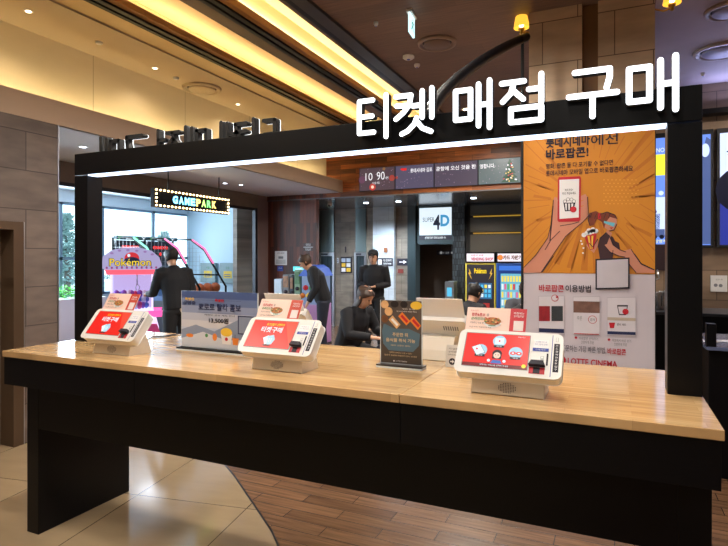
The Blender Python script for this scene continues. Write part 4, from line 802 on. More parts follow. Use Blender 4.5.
# planter and toys by the far-left window
x, y, _ = P(66, 0, X=-9.55); t = thing('planter_box', 'white planter of bright green leaves under the far left window', 'planter', (-9.6, y, 0))
m = MB(); m.box(-.2, .2, -.8, .8, 0, .8, WHITEP); m.build('box', t, .01)
m = MB(); gl = mat('bright green leaf', (90, 200, 60), .6, noise=.3)
for k in range(420):
    random.seed(k+50); u, v, z = random.uniform(-.18, .18), random.uniform(-.76, .76), random.uniform(.8, 1.02); a = random.uniform(0, 6.28); s = .06; dz = random.uniform(-.03, .05)
    m.add([(u, v, z), (u+s*math.cos(a)+s*.4*math.sin(a), v+s*math.sin(a)-s*.4*math.cos(a), z+dz), (u+1.8*s*math.cos(a), v+1.8*s*math.sin(a), z+dz*.5), (u+s*math.cos(a)-s*.4*math.sin(a), v+s*math.sin(a)+s*.4*math.cos(a), z+dz)], [(0, 1, 2, 3)], gl)
o = m.build('foliage', t); o['kind'] = 'stuff'

# right: menu screens, notice, service counter
def menu(x0, x1, z0, z1, label, art):
    w = x1-x0; h = z1-z0; t = thing('menu_screen', label, 'screen', ((x0+x1)/2, 7.79, z0))
    m = MB(); m.box(-w/2, w/2, -.06, 0, 0, h, MATTE); m.build('casing', t, .003); q = MB(Matrix.Translation((0, -.0605, 0))); art(q, w-.06, h-.06); q.build('display', t)
zt_, zb_ = P(711, 129, Y=7.73)[2], P(711, 247.5, Y=7.73)[2]
xA = P(717, 0, Y=7.73)[0]
MB1 = glow('menu blue', (96, 130, 215), 1.5); MY = glow('menu yellow', (235, 230, 60), 1.5); MG = glow('menu slate', (84, 104, 160), .9); MBK = glow('menu black', (24, 26, 50), .6); MPW = glow('menu pale', (190, 205, 240), 1.5)
def art_m1(q, w, h):
    q.rect(-w/2, w/2, .03, h, MB1, 0); R = w/2; w = 2.205
    # right part seen past the pillar: yellow titles, standing figures, small car
    q.rect(R-w*.155, R-w*.10, h*.60, h*.72, MY, 1); q.rect(R-w*.155, R-w*.10, h*.76, h*.84, MY, 1); q.text('NOI', R-w*.15, R-w*.10, h*.86, h*.89, WS, 1, .03)
    for u in (.40, .285): q.rect(R-w*(u-.02), R-w*(u-.07), h*.66, h*.85, MY, 1)
    fig = lambda u, s, c: (q.disc(R-w*u, h*(.12+.42*s), w*.013, c, 3), q.area([(R-w*(u+.025), h*.12), (R-w*(u-.025), h*.12), (R-w*(u-.03), h*(.12+.38*s)), (R-w*(u+.03), h*(.12+.38*s))], c, 2))
    fig(.238, .9, MPW); fig(.272, .5, MG); q.rect(R-w*.285, R-w*.22, h*.1, h*.17, MG, 4); [q.disc(R-w*u, h*.1, w*.012, MBK, 5) for u in (.27, .235)]; q.text('NOI', R-w*.262, R-w*.215, h*.87, h*.91, WS, 2, .02); q.text('상영작', R-w*.27, R-w*.21, h*.045, h*.075, MY, 5)
    q.area([(R-w*.05, h*.03), (R, h*.03), (R, h*.95), (R-w*.02, h*.98), (R-w*.045, h*.8)], MG, 2); q.disc(R-w*.025, h*.86, w*.02, MPW, 3, h*.06); q.text('롯데시네마', R-w*.16, R-w*.04, h*.06, h*.09, MY, 4)
def art_m2(q, w, h):
    q.rect(-w/2, w/2, .03, h, MPW, 0); q.rect(-w/2, w/2, .03, h*.52, glow('menu royal', (50, 60, 160), .9), 1); q.disc(-w*.4, h*.5, w*.12, MBK, 2, h*.2); q.text('롯', -w*.47, -w*.41, h*.8, h*.88, MBK, 3, .03); q.text('팝콘 콤보 메뉴', -w*.3, w*.3, h*.7, h*.85, MBK, 3, .03)
menu(xA-1.7, xA-.035, zb_, zt_, 'wide blue menu screen partly hidden behind the pillar', art_m1)
menu(xA+.0, xA+2.3, zb_, zt_, 'pale menu screen at the right edge with dark blue lower half', art_m2)
plate('wall_notice', 'white square access panel on the stone wall under the menu screens', 'panel', 710.5, 275.5, 727, 291.5, 7.799, WHITEP, lambda q, w, h: (q.text('안내', -w*.2, w*.2, h*.7, h*.8, GREY, 1), q.disc(-w*.2, h*.4, .02, GREY, 1), q.disc(w*.1, h*.38, .02, GREY, 1)), .02)
t = thing('service_counter', 'black snack counter with grey top in front of the right stone wall', 'counter', (1.6, 5.1, 0))
a = P(706, 0, Y=4.65)[0]
m = MB(); m.box(a+.02, 4.2, 4.68, 5.4, 0, .93, BLACK); m.build('body', t, .003, True); m = MB(); m.box(a, 4.22, 4.62, 5.45, .93, .955, mat('blue grey worktop', (90, 100, 130), .2)); m.build('worktop', t, .002, True)
m = MB(); m.box(a, a+.06, 4.62, 4.7, .955, 1.12, BLACK); m.build('end_post', t, .002, True)
x, y, _ = P(716, 341, Z=.957); t = thing('paper_sheet', 'white printed sheet lying on the black snack counter', 'paper', (x, y, .957), .2); m = MB(); m.box(-.1, .1, -.06, .06, 0, .002, PAPER); m.build('sheet', t); m = MB(); [m.box(-.08, .05, -.04+.025*k, -.03+.025*k, .002, .0024, GREY) for k in range(4)]; m.build('print', t)
t = thing('back_counter', 'dark worktop seen between the banner and the right post', 'counter', (.5, 6.8, 0)); m = MB(); m.box(.1, 1.2, 6.5, 7.2, 0, 1.0, BLACK); m.build('body', t, .003, True); m = MB(); m.box(.08, 1.22, 6.47, 7.2, 1.0, 1.03, DSTEEL); m.build('worktop', t, .002, True)
for k, px in enumerate((656.5, 661.5, 666.5)):
    x, y, _ = P(px, 0, Y=6.75); t = thing('metal_jug', ['small steel jug nearest the banner on the back counter', 'steel jug in the middle of the back counter trio', 'steel jug nearest the right post on the back counter'][k], 'jug', (x, y+.02*(k % 2), 1.03), 0, 'steel jugs on the back counter')
    m = MB(); m.rev([(.02, 0), (.022, .02), (.02, .12), (.02, .17+.01*k), (.024, .19+.01*k), (.018, .19+.01*k)], STEEL, n=14); m.build('body', t); m = MB(); m.tube([(.0, -.02, .15), (.0, -.036, .13), (.0, -.036, .06), (.0, -.02, .04)], .004, DSTEEL, 6); m.build('handle', t)
x, y, _ = P(661, 0, Y=7.1); t = thing('hood_panel', 'dark slanted panel hanging over the steel jugs', 'panel', (x, 7.4, 1.45)); m = MB(); m.prism([(-.14, .0), (.2, -.02), (.2, .3), (-.14, .3)], -.01, .01, mat('dark maroon panel', (48, 30, 34), .5)); m.build('board', t); m = MB(); m.tube([(-.02, -.02, 0), (.0, -.04, -.1), (-.06, -.04, -.13)], .008, STEEL, 6); m.build('hook', t); m = MB(); m.box(-.1, .15, .01, .395, .1, .14, MATTE); m.build('bracket', t)

# curved black arm from the gate's back to the pole at the banner
t = thing('arched_brace', 'curved black steel arm rising from the gate towards the pillar', 'brace', (-.9, 2.6, BT))
p0 = Vector(P(424, 122, Y=2.53)); p1 = Vector(P(526, 37, Y=YBN-.08)); cp = Vector(P(448, 72, Y=3.4))
pp = [(1-s)**2*p0+2*s*(1-s)*cp+s*s*p1 for s in [k/16 for k in range(17)]]
m = MB(); m.tube(pp, .036, BLACK, 12); m.build('arm', t, 0, True)
# pillar sconces
def sconce(x, y, z, side, label):
    t = thing('wall_sconce', label, 'lamp', (x, y, z)); BR = mat('brass', (190, 150, 70), .3, .9)
    m = MB(); m.tube([(-side*.13, .0, -.02), (-side*.06, 0, -.05), (0, 0, -.035), (0, 0, .0)], .007, BR, 8); m.build('arm', t); m = MB(Matrix.Translation((-side*.135, 0, -.02)) @ Matrix.Rotation(PI/2, 4, 'Y')); m.rev([(.02, -.008), (.03, 0), (.02, .008)], BR, n=12); m.build('wall_rose', t)
    m = MB(); m.rev([(.006, -.06), (.02, -.05), (.012, -.035), (.026, -.02), (.03, -.005), (.01, .0)], BR, n=12); m.build('finial', t)
    m = MB(); vs = []; n = 32
    for r, z_ in ((.065, .0), (.058, .05), (.042, .13)):
        for k in range(n): a = 2*PI*k/n; rr = r*(1+.04*(k % 2)); vs.append((rr*math.cos(a), rr*math.sin(a), z_))
    m.add(vs, [(i*n+k, i*n+(k+1) % n, (i+1)*n+(k+1) % n, (i+1)*n+k) for i in range(2) for k in range(n)], glow('lit lamp shade', (255, 190, 60), 1.3), True); m.build('lamp_shade', t)
    m = MB(); m.rev([(.008, 0), (.02, .02), (.02, .05), (.004, .08)], glow('sconce bulb', (255, 225, 150), 12), n=10); m.build('bulb', t)
x, y, z = P(521.5, 28, Y=YP+.04); sconce(x, y, z, -1, 'yellow shaded sconce on the left side of the pillar')
x, y, z = P(672, 3.5, Y=YP+.1); sconce(x, y, z, 1, 'yellow shaded sconce on the right side of the pillar')

# ceiling fittings
def fit(px, py, Z): return P(px, py, Z=Z)
def downl(px, py, Z, label, r=.03, c=LENSW, e=0, col=(1, .8, .55)):
    x, y, _ = fit(px, py, Z); t = thing('downlight', label, 'ceiling light', (x, y, Z))
    m = MB(); m.rev([(r*1.3, -.006), (r*1.3, -.0005), (r, -.0005)], WHITEP, n=20, flat=True); m.build('rim', t); m = MB(); m.rev([(r*.75, -.009), (r*.8, -.0065)], c, n=16, flat=True); m.build('lens', t)
    if e: lamp(t, 'downlight_beam', 'SPOT', (0, 0, -.03), (0, 0, 0), e, col, .05, spot=2.2)
CZc = CZ
downl(28.5, 10.8, CZc, 'recessed downlight in the cream strip at the far upper left', e=9)
downl(155, 67.8, CZc, 'recessed downlight left of the round ceiling diffuser', e=9)
downl(238, 104, CZc, 'recessed downlight just right of the round ceiling diffuser', e=8)
for (px, py), s in (((99, 42), 'small ceiling sensor between two downlights at the upper left'), ((176, 77.5), 'pair of small ceiling sensors beside the round diffuser')):
    x, y, _ = fit(px, py, CZc); m = MB(); m.rev([(.03, -.02), (.035, -.0005)], WHITEP, (0, 0, 0), 14); tag(m.build('ceiling_sensor', loc=(x, y, CZc)), s, 'sensor')
def diffuser(px, py, Z, R, label, c1, c2):
    x, y, _ = fit(px, py, Z); t = thing('air_diffuser', label, 'vent', (x, y, Z))
    m = MB(); m.rev([(R, -.0005), (R*.97, -.025), (R*.86, -.03), (R*.84, -.012), (R*.8, -.001)], c1, n=40); m.build('outer_ring', t); m = MB(); m.rev([(R*.74, -.001), (R*.74, -.006)], MATTE, n=40, flat=True); m.build('painted_gap_shade', t); m = MB(); m.rev([(R*.68, -.0065), (R*.7, -.026), (R*.66, -.034)], c2, n=40); m.build('centre_disc', t)  # matt black disc stands in for the shade inside the vent ring
diffuser(202, 88, CZc, .235, 'round cream ceiling diffuser on the left ceiling strip', CREAM, CREAM)
diffuser(437, 42.5, CZ, .19, 'round dark ceiling diffuser on the timber ceiling behind the exit sign', mat('brown vent ring', (150, 128, 110), .4), mat('brown vent disc', (112, 90, 76), .4))
diffuser(722, 50, CZ, .26, 'round vent in the bluish ceiling at the upper right edge', mat('pale vent ring', (176, 160, 150), .4), mat('pale vent disc', (160, 156, 180), .4))
diffuser(731, 9, CZ, .2, 'vent ring cut by the upper right corner', mat('pale vent ring', 0), mat('pale vent disc', 0))
def puck(px, py, Z, r, label, name='smoke_detector'):
    x, y, _ = fit(px, py, Z); t = thing(name, label, 'detector', (x, y, Z)); m = MB(); m.rev([(r, -.0005), (r*1.02, -.02), (r*.7, -.035)], WHITEP, n=24); m.build('body', t); m = MB(); m.rev([(r*.3, -.036), (r*.25, -.042)], mat('sensor blue', (90, 110, 200), .3), n=12); m.build('sensor_tip', t)
puck(408.5, 56, CZ, .06, 'larger round detector on the timber ceiling below the exit sign')
puck(417, 64, CZ, .032, 'smaller round detector on the timber ceiling near the larger one')
puck(703, 73, CZ, .02, 'tiny ceiling detector near the right stone wall')
puck(376, 22, CZ, .02, 'tiny ceiling detector left of the exit sign')
# soffit fittings
for px, py, s in ((83, 146.5, 'soffit downlight above the far left window'), (172, 168, 'larger soffit downlight above the GAMEPARK sign'), (225, 183, 'soffit downlight between the sign rods, brighter'), (241, 184.5, 'soffit downlight nearest the plank wall')):
    downl(px, py, SF, s, .04, LENSC, 6, (.85, .92, 1))
for px, s in ((315, 'white dome camera under the lobby soffit, nearest the plank wall'), (330, 'white dome camera under the lobby soffit over the first lift')):
    x, y, _ = P(px, 203, Z=HB-.02); t = thing('security_camera', s, 'camera', (x, y, HB-.02)); m = MB(); m.rev([(.05, -.001), (.05, -.05), (.03, -.07)], WHITEP, n=16); m.build('housing', t); m = MB(Matrix.Translation((0, -.04, -.06))); m.rev([(.02, -.02), (.03, 0), (.02, .02)], INK, n=12); m.build('lens', t)
# exit sign hanging under the timber ceiling
x, y, _ = fit(411.5, 15.5, CZ-.02); t = thing('exit_sign', 'hanging green and white running-person exit sign on the timber ceiling', 'sign', (x, y, CZ), math.radians(95))
m = MB(); m.box(-.13, .13, -.035, .035, -.03, 0, WHITEP); m.build('mount', t, .004); m = MB(); m.box(-.11, .11, -.012, .012, -.26, -.03, glow('exit panel', (205, 240, 245), 1.5)); m.build('panel', t)
gg = glow('exit green', (20, 150, 130), 1)
for s in (0, PI):
    q = MB(Matrix.Rotation(s, 4, 'Z') @ Matrix.Translation((0, -.0125, 0))); q.disc(.02, -.085, .016, gg, 1); q.area([(.01, -.1), (.035, -.1), (.03, -.15), (.055, -.175), (.07, -.215), (.05, -.215), (.035, -.185), (.01, -.165), (-.02, -.21), (-.06, -.215), (-.06, -.195), (-.035, -.19), (-.01, -.15)], gg, 1); q.area([(.035, -.105), (.07, -.12), (.065, -.135), (.03, -.125)], gg, 1); q.area([(.01, -.105), (-.03, -.12), (-.045, -.15), (-.03, -.155), (-.015, -.13), (.01, -.125)], gg, 1); q.build('pictogram', t)
t.scale = (.72, .72, .72)

# cafe furniture
def stool(x, y, zs, label):
    t = thing('bar_stool', label, 'stool', (x, y, 0)); m = MB(); m.rev([(.17, 0), (.18, .02), (.17, .05), (.1, .06)], MATTE, (0, 0, zs-.06), 20); m.build('seat', t)
    for k in range(4): a = PI/4+PI/2*k; m = MB(); m.tube([(.1*math.cos(a), .1*math.sin(a), zs-.06), (.2*math.cos(a), .2*math.sin(a), 0)], .014, BLACK, 8); m.build('leg', t)
    m = MB(); m.tube([(.16*math.cos(a), .16*math.sin(a), .25) for a in [2*PI*k/20 for k in range(21)]], .009, BLACK, 6); m.build('foot_ring', t)
def table(x, y, z, r, label):
    t = thing('round_table', label, 'table', (x, y, 0)); m = MB(); m.rev([(r, 0), (r, .025)], mat('brown table top', (120, 84, 60), .4), (0, 0, z-.025), 28, True); m.build('tabletop', t, .003); m = MB(); m.tube([(0, 0, z-.026), (0, 0, .02)], .03, BLACK, 10); m.build('pedestal', t); m = MB(); m.rev([(.22, 0), (.22, .01), (.03, .02)], BLACK, n=24); m.build('base', t)
# ================================================================== PEOPLE
def ell_loft(m, secs, mt, n=16):
    """secs: centre, rx, ry (in the plane across the path), path along given centres"""
    vs = []; fs = []
    cs = [Vector(s[0]) for s in secs]
    for i, (c, rx, ry) in enumerate(secs):
        d = (cs[min(i+1, len(cs)-1)]-cs[max(i-1, 0)]).normalized(); xx = Vector((1, 0, 0)); xx = (xx-d*xx.dot(d)).normalized(); yy = d.cross(xx)
        for k in range(n): a = 2*PI*k/n; vs.append(cs[i]+xx*rx*math.cos(a)+yy*ry*math.sin(a))
    for i in range(len(secs)-1):
        for k in range(n): fs.append((i*n+k, i*n+(k+1) % n, (i+1)*n+(k+1) % n, (i+1)*n+k))
    fs += [tuple(range(n-1, -1, -1)), tuple(range((len(secs)-1)*n, len(secs)*n))]
    m.add(vs, fs, mt, True)
def fuse(o, vox=.009, smooth=4):
    r = o.modifiers.new('r', 'REMESH'); r.mode = 'VOXEL'; r.voxel_size = vox
    s = o.modifiers.new('s', 'SMOOTH'); s.iterations = smooth; s.factor = .5
    dg = bpy.context.evaluated_depsgraph_get(); dg.update(); me = bpy.data.meshes.new_from_object(o.evaluated_get(dg)); mats = [x for x in o.data.materials][:1]
    o.modifiers.clear(); o.data = me
    me.materials.clear(); [me.materials.append(x) for x in mats]
    for p in me.polygons: p.use_smooth = True; p.material_index = 0
def limb(m, pts, rs, mt):
    P_ = [Vector(p) for p in pts]; out = []; rr = []
    for i in range(len(P_)-1):
        for s in (0, .25, .5, .75): out.append(P_[i].lerp(P_[i+1], s)); rr.append(rs[i]*(1-s)+rs[i+1]*s)
    out.append(P_[-1]); rr.append(rs[-1]); m.tube(out, rr, mt, 12)
def hand(m, w, d, up, side):
    """palm and five bent fingers; w wrist, d direction, up back-of-hand normal"""
    w = Vector(w); d = Vector(d).normalized(); up = Vector(up); up = (up-d*up.dot(d)).normalized(); s = d.cross(up)*side
    for t in (-.5, 0, .5): m.tube([w+s*.02*t, w+d*.05+s*.045*t, w+d*.09+s*.06*t], [.018, .017, .014], SKIN, 8)
    for k, L in zip((-1.5, -.5, .5, 1.5), (.062, .076, .083, .074)):
        b = w+d*.085+s*.019*k; k1 = b+d*L*.45-up*.004; k2 = k1+d*L*.3-up*.014; k3 = k2+d*L*.2-up*.018; m.tube([b-d*.02, b, k1, k2, k3], [.009, .009, .0085, .008, .006], SKIN, 6)
    b = w+d*.03+s*.028; m.tube([b, b+d*.03+s*.025-up*.006, b+d*.055+s*.03-up*.016], [.011, .0105, .008], SKIN, 6)
def person(x, y, rz, label, pose, top, bot, hair, group=None, long_hair=False, cap=None, hscale=1.0):
    """pose: dict of joints in local space, facing -Y"""
    t = thing('person', label, 'person', (x, y, 0), rz, group)
    J = {k: Vector(v) for k, v in pose.items()}
    pel, ch, nk, hd = J['pelvis'], J['chest'], J['neck'], J['head']
    b = MB()
    mid = pel.lerp(ch, .5)
    ell_loft(b, [(pel-(ch-pel).normalized()*.08, .12, .09), (pel, .16, .115), (mid, .14, .1), (ch, .165, .115), (ch.lerp(nk, .6), .15, .085), (ch.lerp(nk, .9), .07, .06)], SKIN)
    ell_loft(b, [(nk-(hd-nk)*.4, .055, .055), (nk, .052, .055), (nk.lerp(hd, .6), .05, .055)], SKIN)
    fw = J.get('look', Vector((0, -1, 0))); fw = Vector(fw).normalized()
    up = (hd-nk).normalized(); fw = (fw-up*fw.dot(up)).normalized(); rt = up.cross(fw)
    Mh = Matrix((rt, -fw, up)).transposed().to_4x4(); Mh = Matrix.Translation(hd) @ Mh
    hm = MB(Mh); prof = [(-.115, .028, .036, -.03), (-.1, .045, .05, -.022), (-.07, .06, .07, -.012), (-.03, .07, .086, -.002), (.01, .075, .096, .004), (.05, .075, .096, .006), (.085, .062, .08, .006), (.108, .035, .045, .004), (.116, .01, .012, .003)]
    vs = []; n = 20
    for z, rx, ry, oy in prof:
        for k in range(n): a = 2*PI*k/n; vs.append((rx*math.cos(a), oy+ry*math.sin(a), z))
    fs = [(i*n+k, i*n+(k+1) % n, (i+1)*n+(k+1) % n, (i+1)*n+k) for i in range(len(prof)-1) for k in range(n)]+[tuple(range(n-1, -1, -1)), tuple(range((len(prof)-1)*n, len(prof)*n))]
    hm.add(vs, fs, SKIN, True); hm.tube([(0, -.09, .012), (0, -.108, -.018), (0, -.098, -.032)], [.008, .014, .012], SKIN, 8)
    hm.tube([(-.018, -.088, -.058), (0, -.094, -.058), (.018, -.088, -.058)], [.004, .008, .004], SKIN, 6)
    for s in (-1, 1): hm.tube([(s*.072, .0, .015), (s*.084, .008, .0), (s*.074, .0, -.028)], [.008, .014, .007], SKIN, 8)
    b.v += hm.v if False else []
    nv = len(b.v); b.v += hm.v; mi = b._mi(SKIN)
    for f in hm.f: b.f.append(tuple(i+nv for i in f)); b.fm.append(mi); b.fs.append(True)
    sho = {}
    for s, k in ((-1, 'r'), (1, 'l')):
        sh, el, wr = J['sh'+k], J['el'+k], J['wr'+k]; limb(b, [sh, el, wr], [.05, .04, .026], SKIN); hand(b, wr, (wr-el), J.get('pn'+k, Vector((0, 0, 1))), s)
        hp, kn, an = J['hp'+k], J['kn'+k], J['an'+k]; limb(b, [hp, kn, an], [.085, .055, .038], SKIN)
        fd = Vector((0, -1, 0)) if 'fd' not in J else J['fd']; limb(b, [an, an-Vector((0, 0, .045)), an-Vector((0, 0, .055))+fd*.14], [.038, .04, .028], SKIN)
    body = b.build('body', t); fuse(body)
    c = MB()
    ell_loft(c, [(pel-(ch-pel).normalized()*.04, .175, .13), (pel+(ch-pel)*.15, .185, .14), (mid, .18, .135), (ch, .20, .145), (ch.lerp(nk, .55), .18, .115), (ch.lerp(nk, .85), .095, .08), (nk.lerp(hd, .12), .07, .07)], top)
    for k in 'rl':
        sh, el, wr = J['sh'+k], J['el'+k], J['wr'+k]; limb(c, [ch.lerp(nk, .4).lerp(sh, .5), sh, el, wr-(wr-el).normalized()*.01], [.08, .078, .058, .045], top)
    o = c.build('jacket', t); fuse(o, .011, 3)
    c = MB(); ell_loft(c, [(pel-(ch-pel).normalized()*.1, .14, .11), (pel, .175, .13), (pel+(ch-pel)*.2, .165, .12)], bot)
    for k in 'rl': limb(c, [pel.lerp(J['hp'+k], .8), J['hp'+k], J['kn'+k], J['an'+k]], [.1, .105, .072, .056], bot)
    o = c.build('trousers', t); fuse(o, .011, 3)
    for k in 'rl':
        an = J['an'+k]; fd = J.get('fd', Vector((0, -1, 0))); c = MB(); limb(c, [an+Vector((0, 0, .01)), an-Vector((0, 0, .045)), an-Vector((0, 0, .05))+fd*.16], [.046, .05, .036], INK); c.build('shoe', t)
    # hair cap: follows the skull, open at the face
    hr = MB(Mh); vs = []; zs = [(-.06, 1.04), (-.03, 1.12), (.01, 1.17), (.05, 1.2), (.085, 1.26), (.115, 1.5), (.135, .9)] if not long_hair else [(-.26, 1.1), (-.2, 1.15), (-.12, 1.1), (-.06, 1.06), (0, 1.16), (.05, 1.2), (.085, 1.26), (.115, 1.5), (.135, .9)]
    def rad(z):
        for (z0, a0, b0, o0), (z1, a1, b1, o1) in zip(prof, prof[1:]):
            if z0 <= z <= z1: f = (z-z0)/(z1-z0); return a0+(a1-a0)*f, b0+(b1-b0)*f, o0+(o1-o0)*f
        return (.062, .075, 0) if z < 0 else (.02, .025, .003)
    for z, s in zs:
        rx, ry, oy = rad(z)
        for k in range(n+1):
            f = k/n; front = -.30 if z < .045 else -.5; a = PI*front+ (PI*(1-2*front))*f if True else 0
            open_ = .40 if z < .045 else (.24 if z < .08 else 0); a = -PI/2+2*PI*open_/1.0*.5*1+ (2*PI-2*PI*open_)*f
            vs.append((rx*s*math.cos(a), oy+ry*s*math.sin(a)+.004, z))
    fs = [(i*(n+1)+k, i*(n+1)+k+1, (i+1)*(n+1)+k+1, (i+1)*(n+1)+k) for i in range(len(zs)-1) for k in range(n)]+[tuple(range((len(zs)-1)*(n+1), len(zs)*(n+1)))]
    hr.add(vs, fs, hair, True); o = hr.build('hair', t); so = o.modifiers.new('t', 'SOLIDIFY'); so.thickness = .012; so.offset = -1
    e = MB(Mh)
    for s in (-1, 1): e.rev([(.002, -.008), (.009, 0), (.002, .008)], mat('eye dark', (30, 24, 22), .3), (s*.028, -.088, .012), 8)
    e.build('eyes', t)
    m_ = MB(Mh); m_.area([(-.02, -.06), (.02, -.06), (.012, -.067), (-.012, -.067)], mat('lip', (150, 84, 76), .5), 1)
    m_.v = [tuple(Vector(v)+fw*.104) for v in m_.v]; m_.build('mouth', t)
    if cap:
        k = MB(Mh); k.rev([(.088, .04), (.09, .07), (.075, .115), (.03, .135), (.005, .137)], cap, (0, .003, 0), 20); k.prism([(-.06, -.08), (.06, -.08), (.04, -.15), (-.04, -.15)], .045, .052, cap, 'z'); k.build('cap', t)
    return t
def stand_pose(lean=0, **kw):
    J = dict(pelvis=(0, 0, .94), chest=(0, -lean*.5, 1.28), neck=(0, -lean*.8-.01, 1.46), head=(0, -lean*1.1-.03, 1.60), shr=(-.19, -lean*.7, 1.40), shl=(.19, -lean*.7, 1.40), elr=(-.25, -lean*.6+.02, 1.12), ell=(.25, -lean*.6+.02, 1.12), wrr=(-.24, -.12-lean*.5, .9), wrl=(.24, -.12-lean*.5, .9), hpr=(-.09, 0, .88), hpl=(.09, 0, .88), knr=(-.1, -.02, .49), knl=(.1, -.02, .49), anr=(-.11, .02, .09), anl=(.11, .02, .09)); J.update(kw); return J
def sit_pose(z=.62, lean=.1, head=0, **kw):
    J = dict(pelvis=(0, 0, z+.12), chest=(0, -lean, z+.44), neck=(0, -lean*1.6, z+.60), head=(0, -lean*2.0-head, z+.73-head*.3), shr=(-.18, -lean*1.3, z+.55), shl=(.18, -lean*1.3, z+.55), elr=(-.25, -lean-.12, z+.32), ell=(.25, -lean-.12, z+.32), wrr=(-.14, -lean-.36, z+.30), wrl=(.14, -lean-.36, z+.30), hpr=(-.09, -.04, z+.1), hpl=(.09, -.04, z+.1), knr=(-.12, -.42, z+.05), knl=(.12, -.42, z+.05), anr=(-.12, -.34, max(.09, z-.38)), anl=(.12, -.34, max(.09, z-.38))); J.update(kw); return J
NVJ = mat('black puffer cloth', (13, 14, 21), .8, noise=.2, scale=30); DKJ = mat('charcoal cloth', (20, 20, 26), .8, noise=.2, scale=30); TR = mat('dark denim', (26, 32, 48), .8); TRK = mat('black cloth', (20, 20, 24), .8); HB_ = mat('black hair', (20, 17, 16), .5, noise=.3, scale=60); HBR = mat('brown hair', (58, 42, 34), .5, noise=.3, scale=60); GRJ = mat('grey wool cloth', (70, 72, 80), .85)
x, y, _ = P(177, 0, Y=5.6); person(x, y, math.radians(-20-90), 'person in a black jacket turned to the claw machine, in front of the hoops', stand_pose(.12, wrl=(.2, -.42, 1.1), ell=(.24, -.18, 1.12)), NVJ, TRK, HB_)
x, y, _ = P(323, 0, Y=7.7); person(x, y, math.radians(-60), 'person in dark clothes standing beside the capsule machines, bending forward', stand_pose(.22, head=(0, -.28, 1.52), neck=(0, -.2, 1.41)), NVJ, TR, HBR)
x, y, _ = P(347, 0, Y=5.7); stool(x, y, .43, 'bar stool under the person sitting mid-picture'); person(x, y, math.radians(75), 'person in dark clothes sitting on a stool between two kiosks', sit_pose(.43, .12, .03), NVJ, TRK, HBR, long_hair=True)
x, y, _ = P(374, 0, Y=8.8); person(x, y, math.radians(10), 'person in a black jacket and cap standing in front of the pale pillar', stand_pose(.02, wrr=(-.08, -.3, 1.1), wrl=(.08, -.3, 1.1)), NVJ, TRK, HB_, cap=MATTE)
x, y, _ = P(462, 0, Y=6.6); stool(x, y, .43, 'bar stool under the person before the yellow-rimmed vending machine'); person(x, y, math.radians(150), 'person in dark clothes seated before the yellow-rimmed vending machine', sit_pose(.43, .1, .02), NVJ, TRK, HB_)
x, y, _ = P(496, 0, Y=6.2); stool(x+.02, y, .43, 'low stool under the person bent over before the blue vending machine'); person(x+.02, y, math.radians(100), 'person in black seated and bent low before the blue vending machine', sit_pose(.43, .17, .05), DKJ, TRK, HB_)
x, y, _ = P(523, 0, Y=7.7); stool(x, y, .43, 'bar stool under the person half hidden by the banner'); person(x, y, math.radians(20), 'person in grey seated at the left edge of the orange banner', sit_pose(.43, .08, .02), GRJ, TR, HBR)
x, y, _ = P(384, 0, Y=6.3); table(x+.12, y, .72, .3, 'small round brown cafe table before the person in a cap')

# ================================================================== OUTSIDE
def tree(x, y, h, r, label):
    t = thing('tree', label, 'tree', (x, y, -.3)); m = MB(); m.tube([(0, 0, 0), (.05, .03, h*.4), (0, 0, h*.8)], [.14, .1, .03], mat('bark', (110, 100, 90), .9), 8); m.build('trunk', t)
    m = MB(); lf = mat('pale pine needles', (150, 176, 170), .8, noise=.3)
    for k in range(1500):
        random.seed(int(x*100)+k); z = h*random.uniform(.3, 1.02); rr = r*(1.1-z/h)*random.random()**.5*(.6+.5*math.sin(z*6)**2); a = random.uniform(0, 6.28); u, v = rr*math.cos(a), rr*math.sin(a); s = random.uniform(.08, .18); b = random.uniform(0, 6.28)
        m.add([(u, v, z), (u+s*math.cos(b), v+s*math.sin(b), z+s*.3), (u+s*math.cos(b+.8), v+s*math.sin(b+.8), z-s*.3)], [(0, 1, 2)], lf)
    m.build('foliage', t)['kind'] = 'stuff'
for px, X, h, r, s in ((66, -17, 3.3, 1.1, 'pale pine tree outside the far left window'), (57, -19, 2.9, 1.2, 'pine tree outside, half hidden by the stone wall'), (164, -19, 3.0, 1.1, 'pale tree outside behind the hoop machines'), (118, -24, 2.4, 1.3, 'low tree outside behind the claw machine')):
    x, y, _ = P(px, 0, X=X); tree(x, y, h, r, s)

# ================================================================== LIGHT
def strip(x, z, y0, y1, power, col, name, w=.05, tilt=0):
    L = y1-y0; l = lamp(None, name, 'AREA', (x, (y0+y1)/2, z), (PI, tilt, 0), power, col, w, L); return l
WARM = (1, .72, .36); WARM2 = (1, .78, .48)
l = lamp(None, 'cove_lamp', 'AREA', (-4.70, 3.05, 2.955), (0, math.radians(100), 0), 42, (1, .82, .48), .05, 11.9)
strip(-3.93, 3.79, -2.9, 9.0, 30, (1, .76, .42), 'cove_lamp')
strip(-2.935, 3.79, -2.9, 9.0, 34, (1, .79, .47), 'cove_lamp')
for x, z in ((-4.74, 2.91), (-3.93, 3.775), (-2.935, 3.775)):
    m = MB(); m.box(x-.03, x+.03, -2.9, 9.0, z-.005, z, WHITEP); struct('trim_11', m)
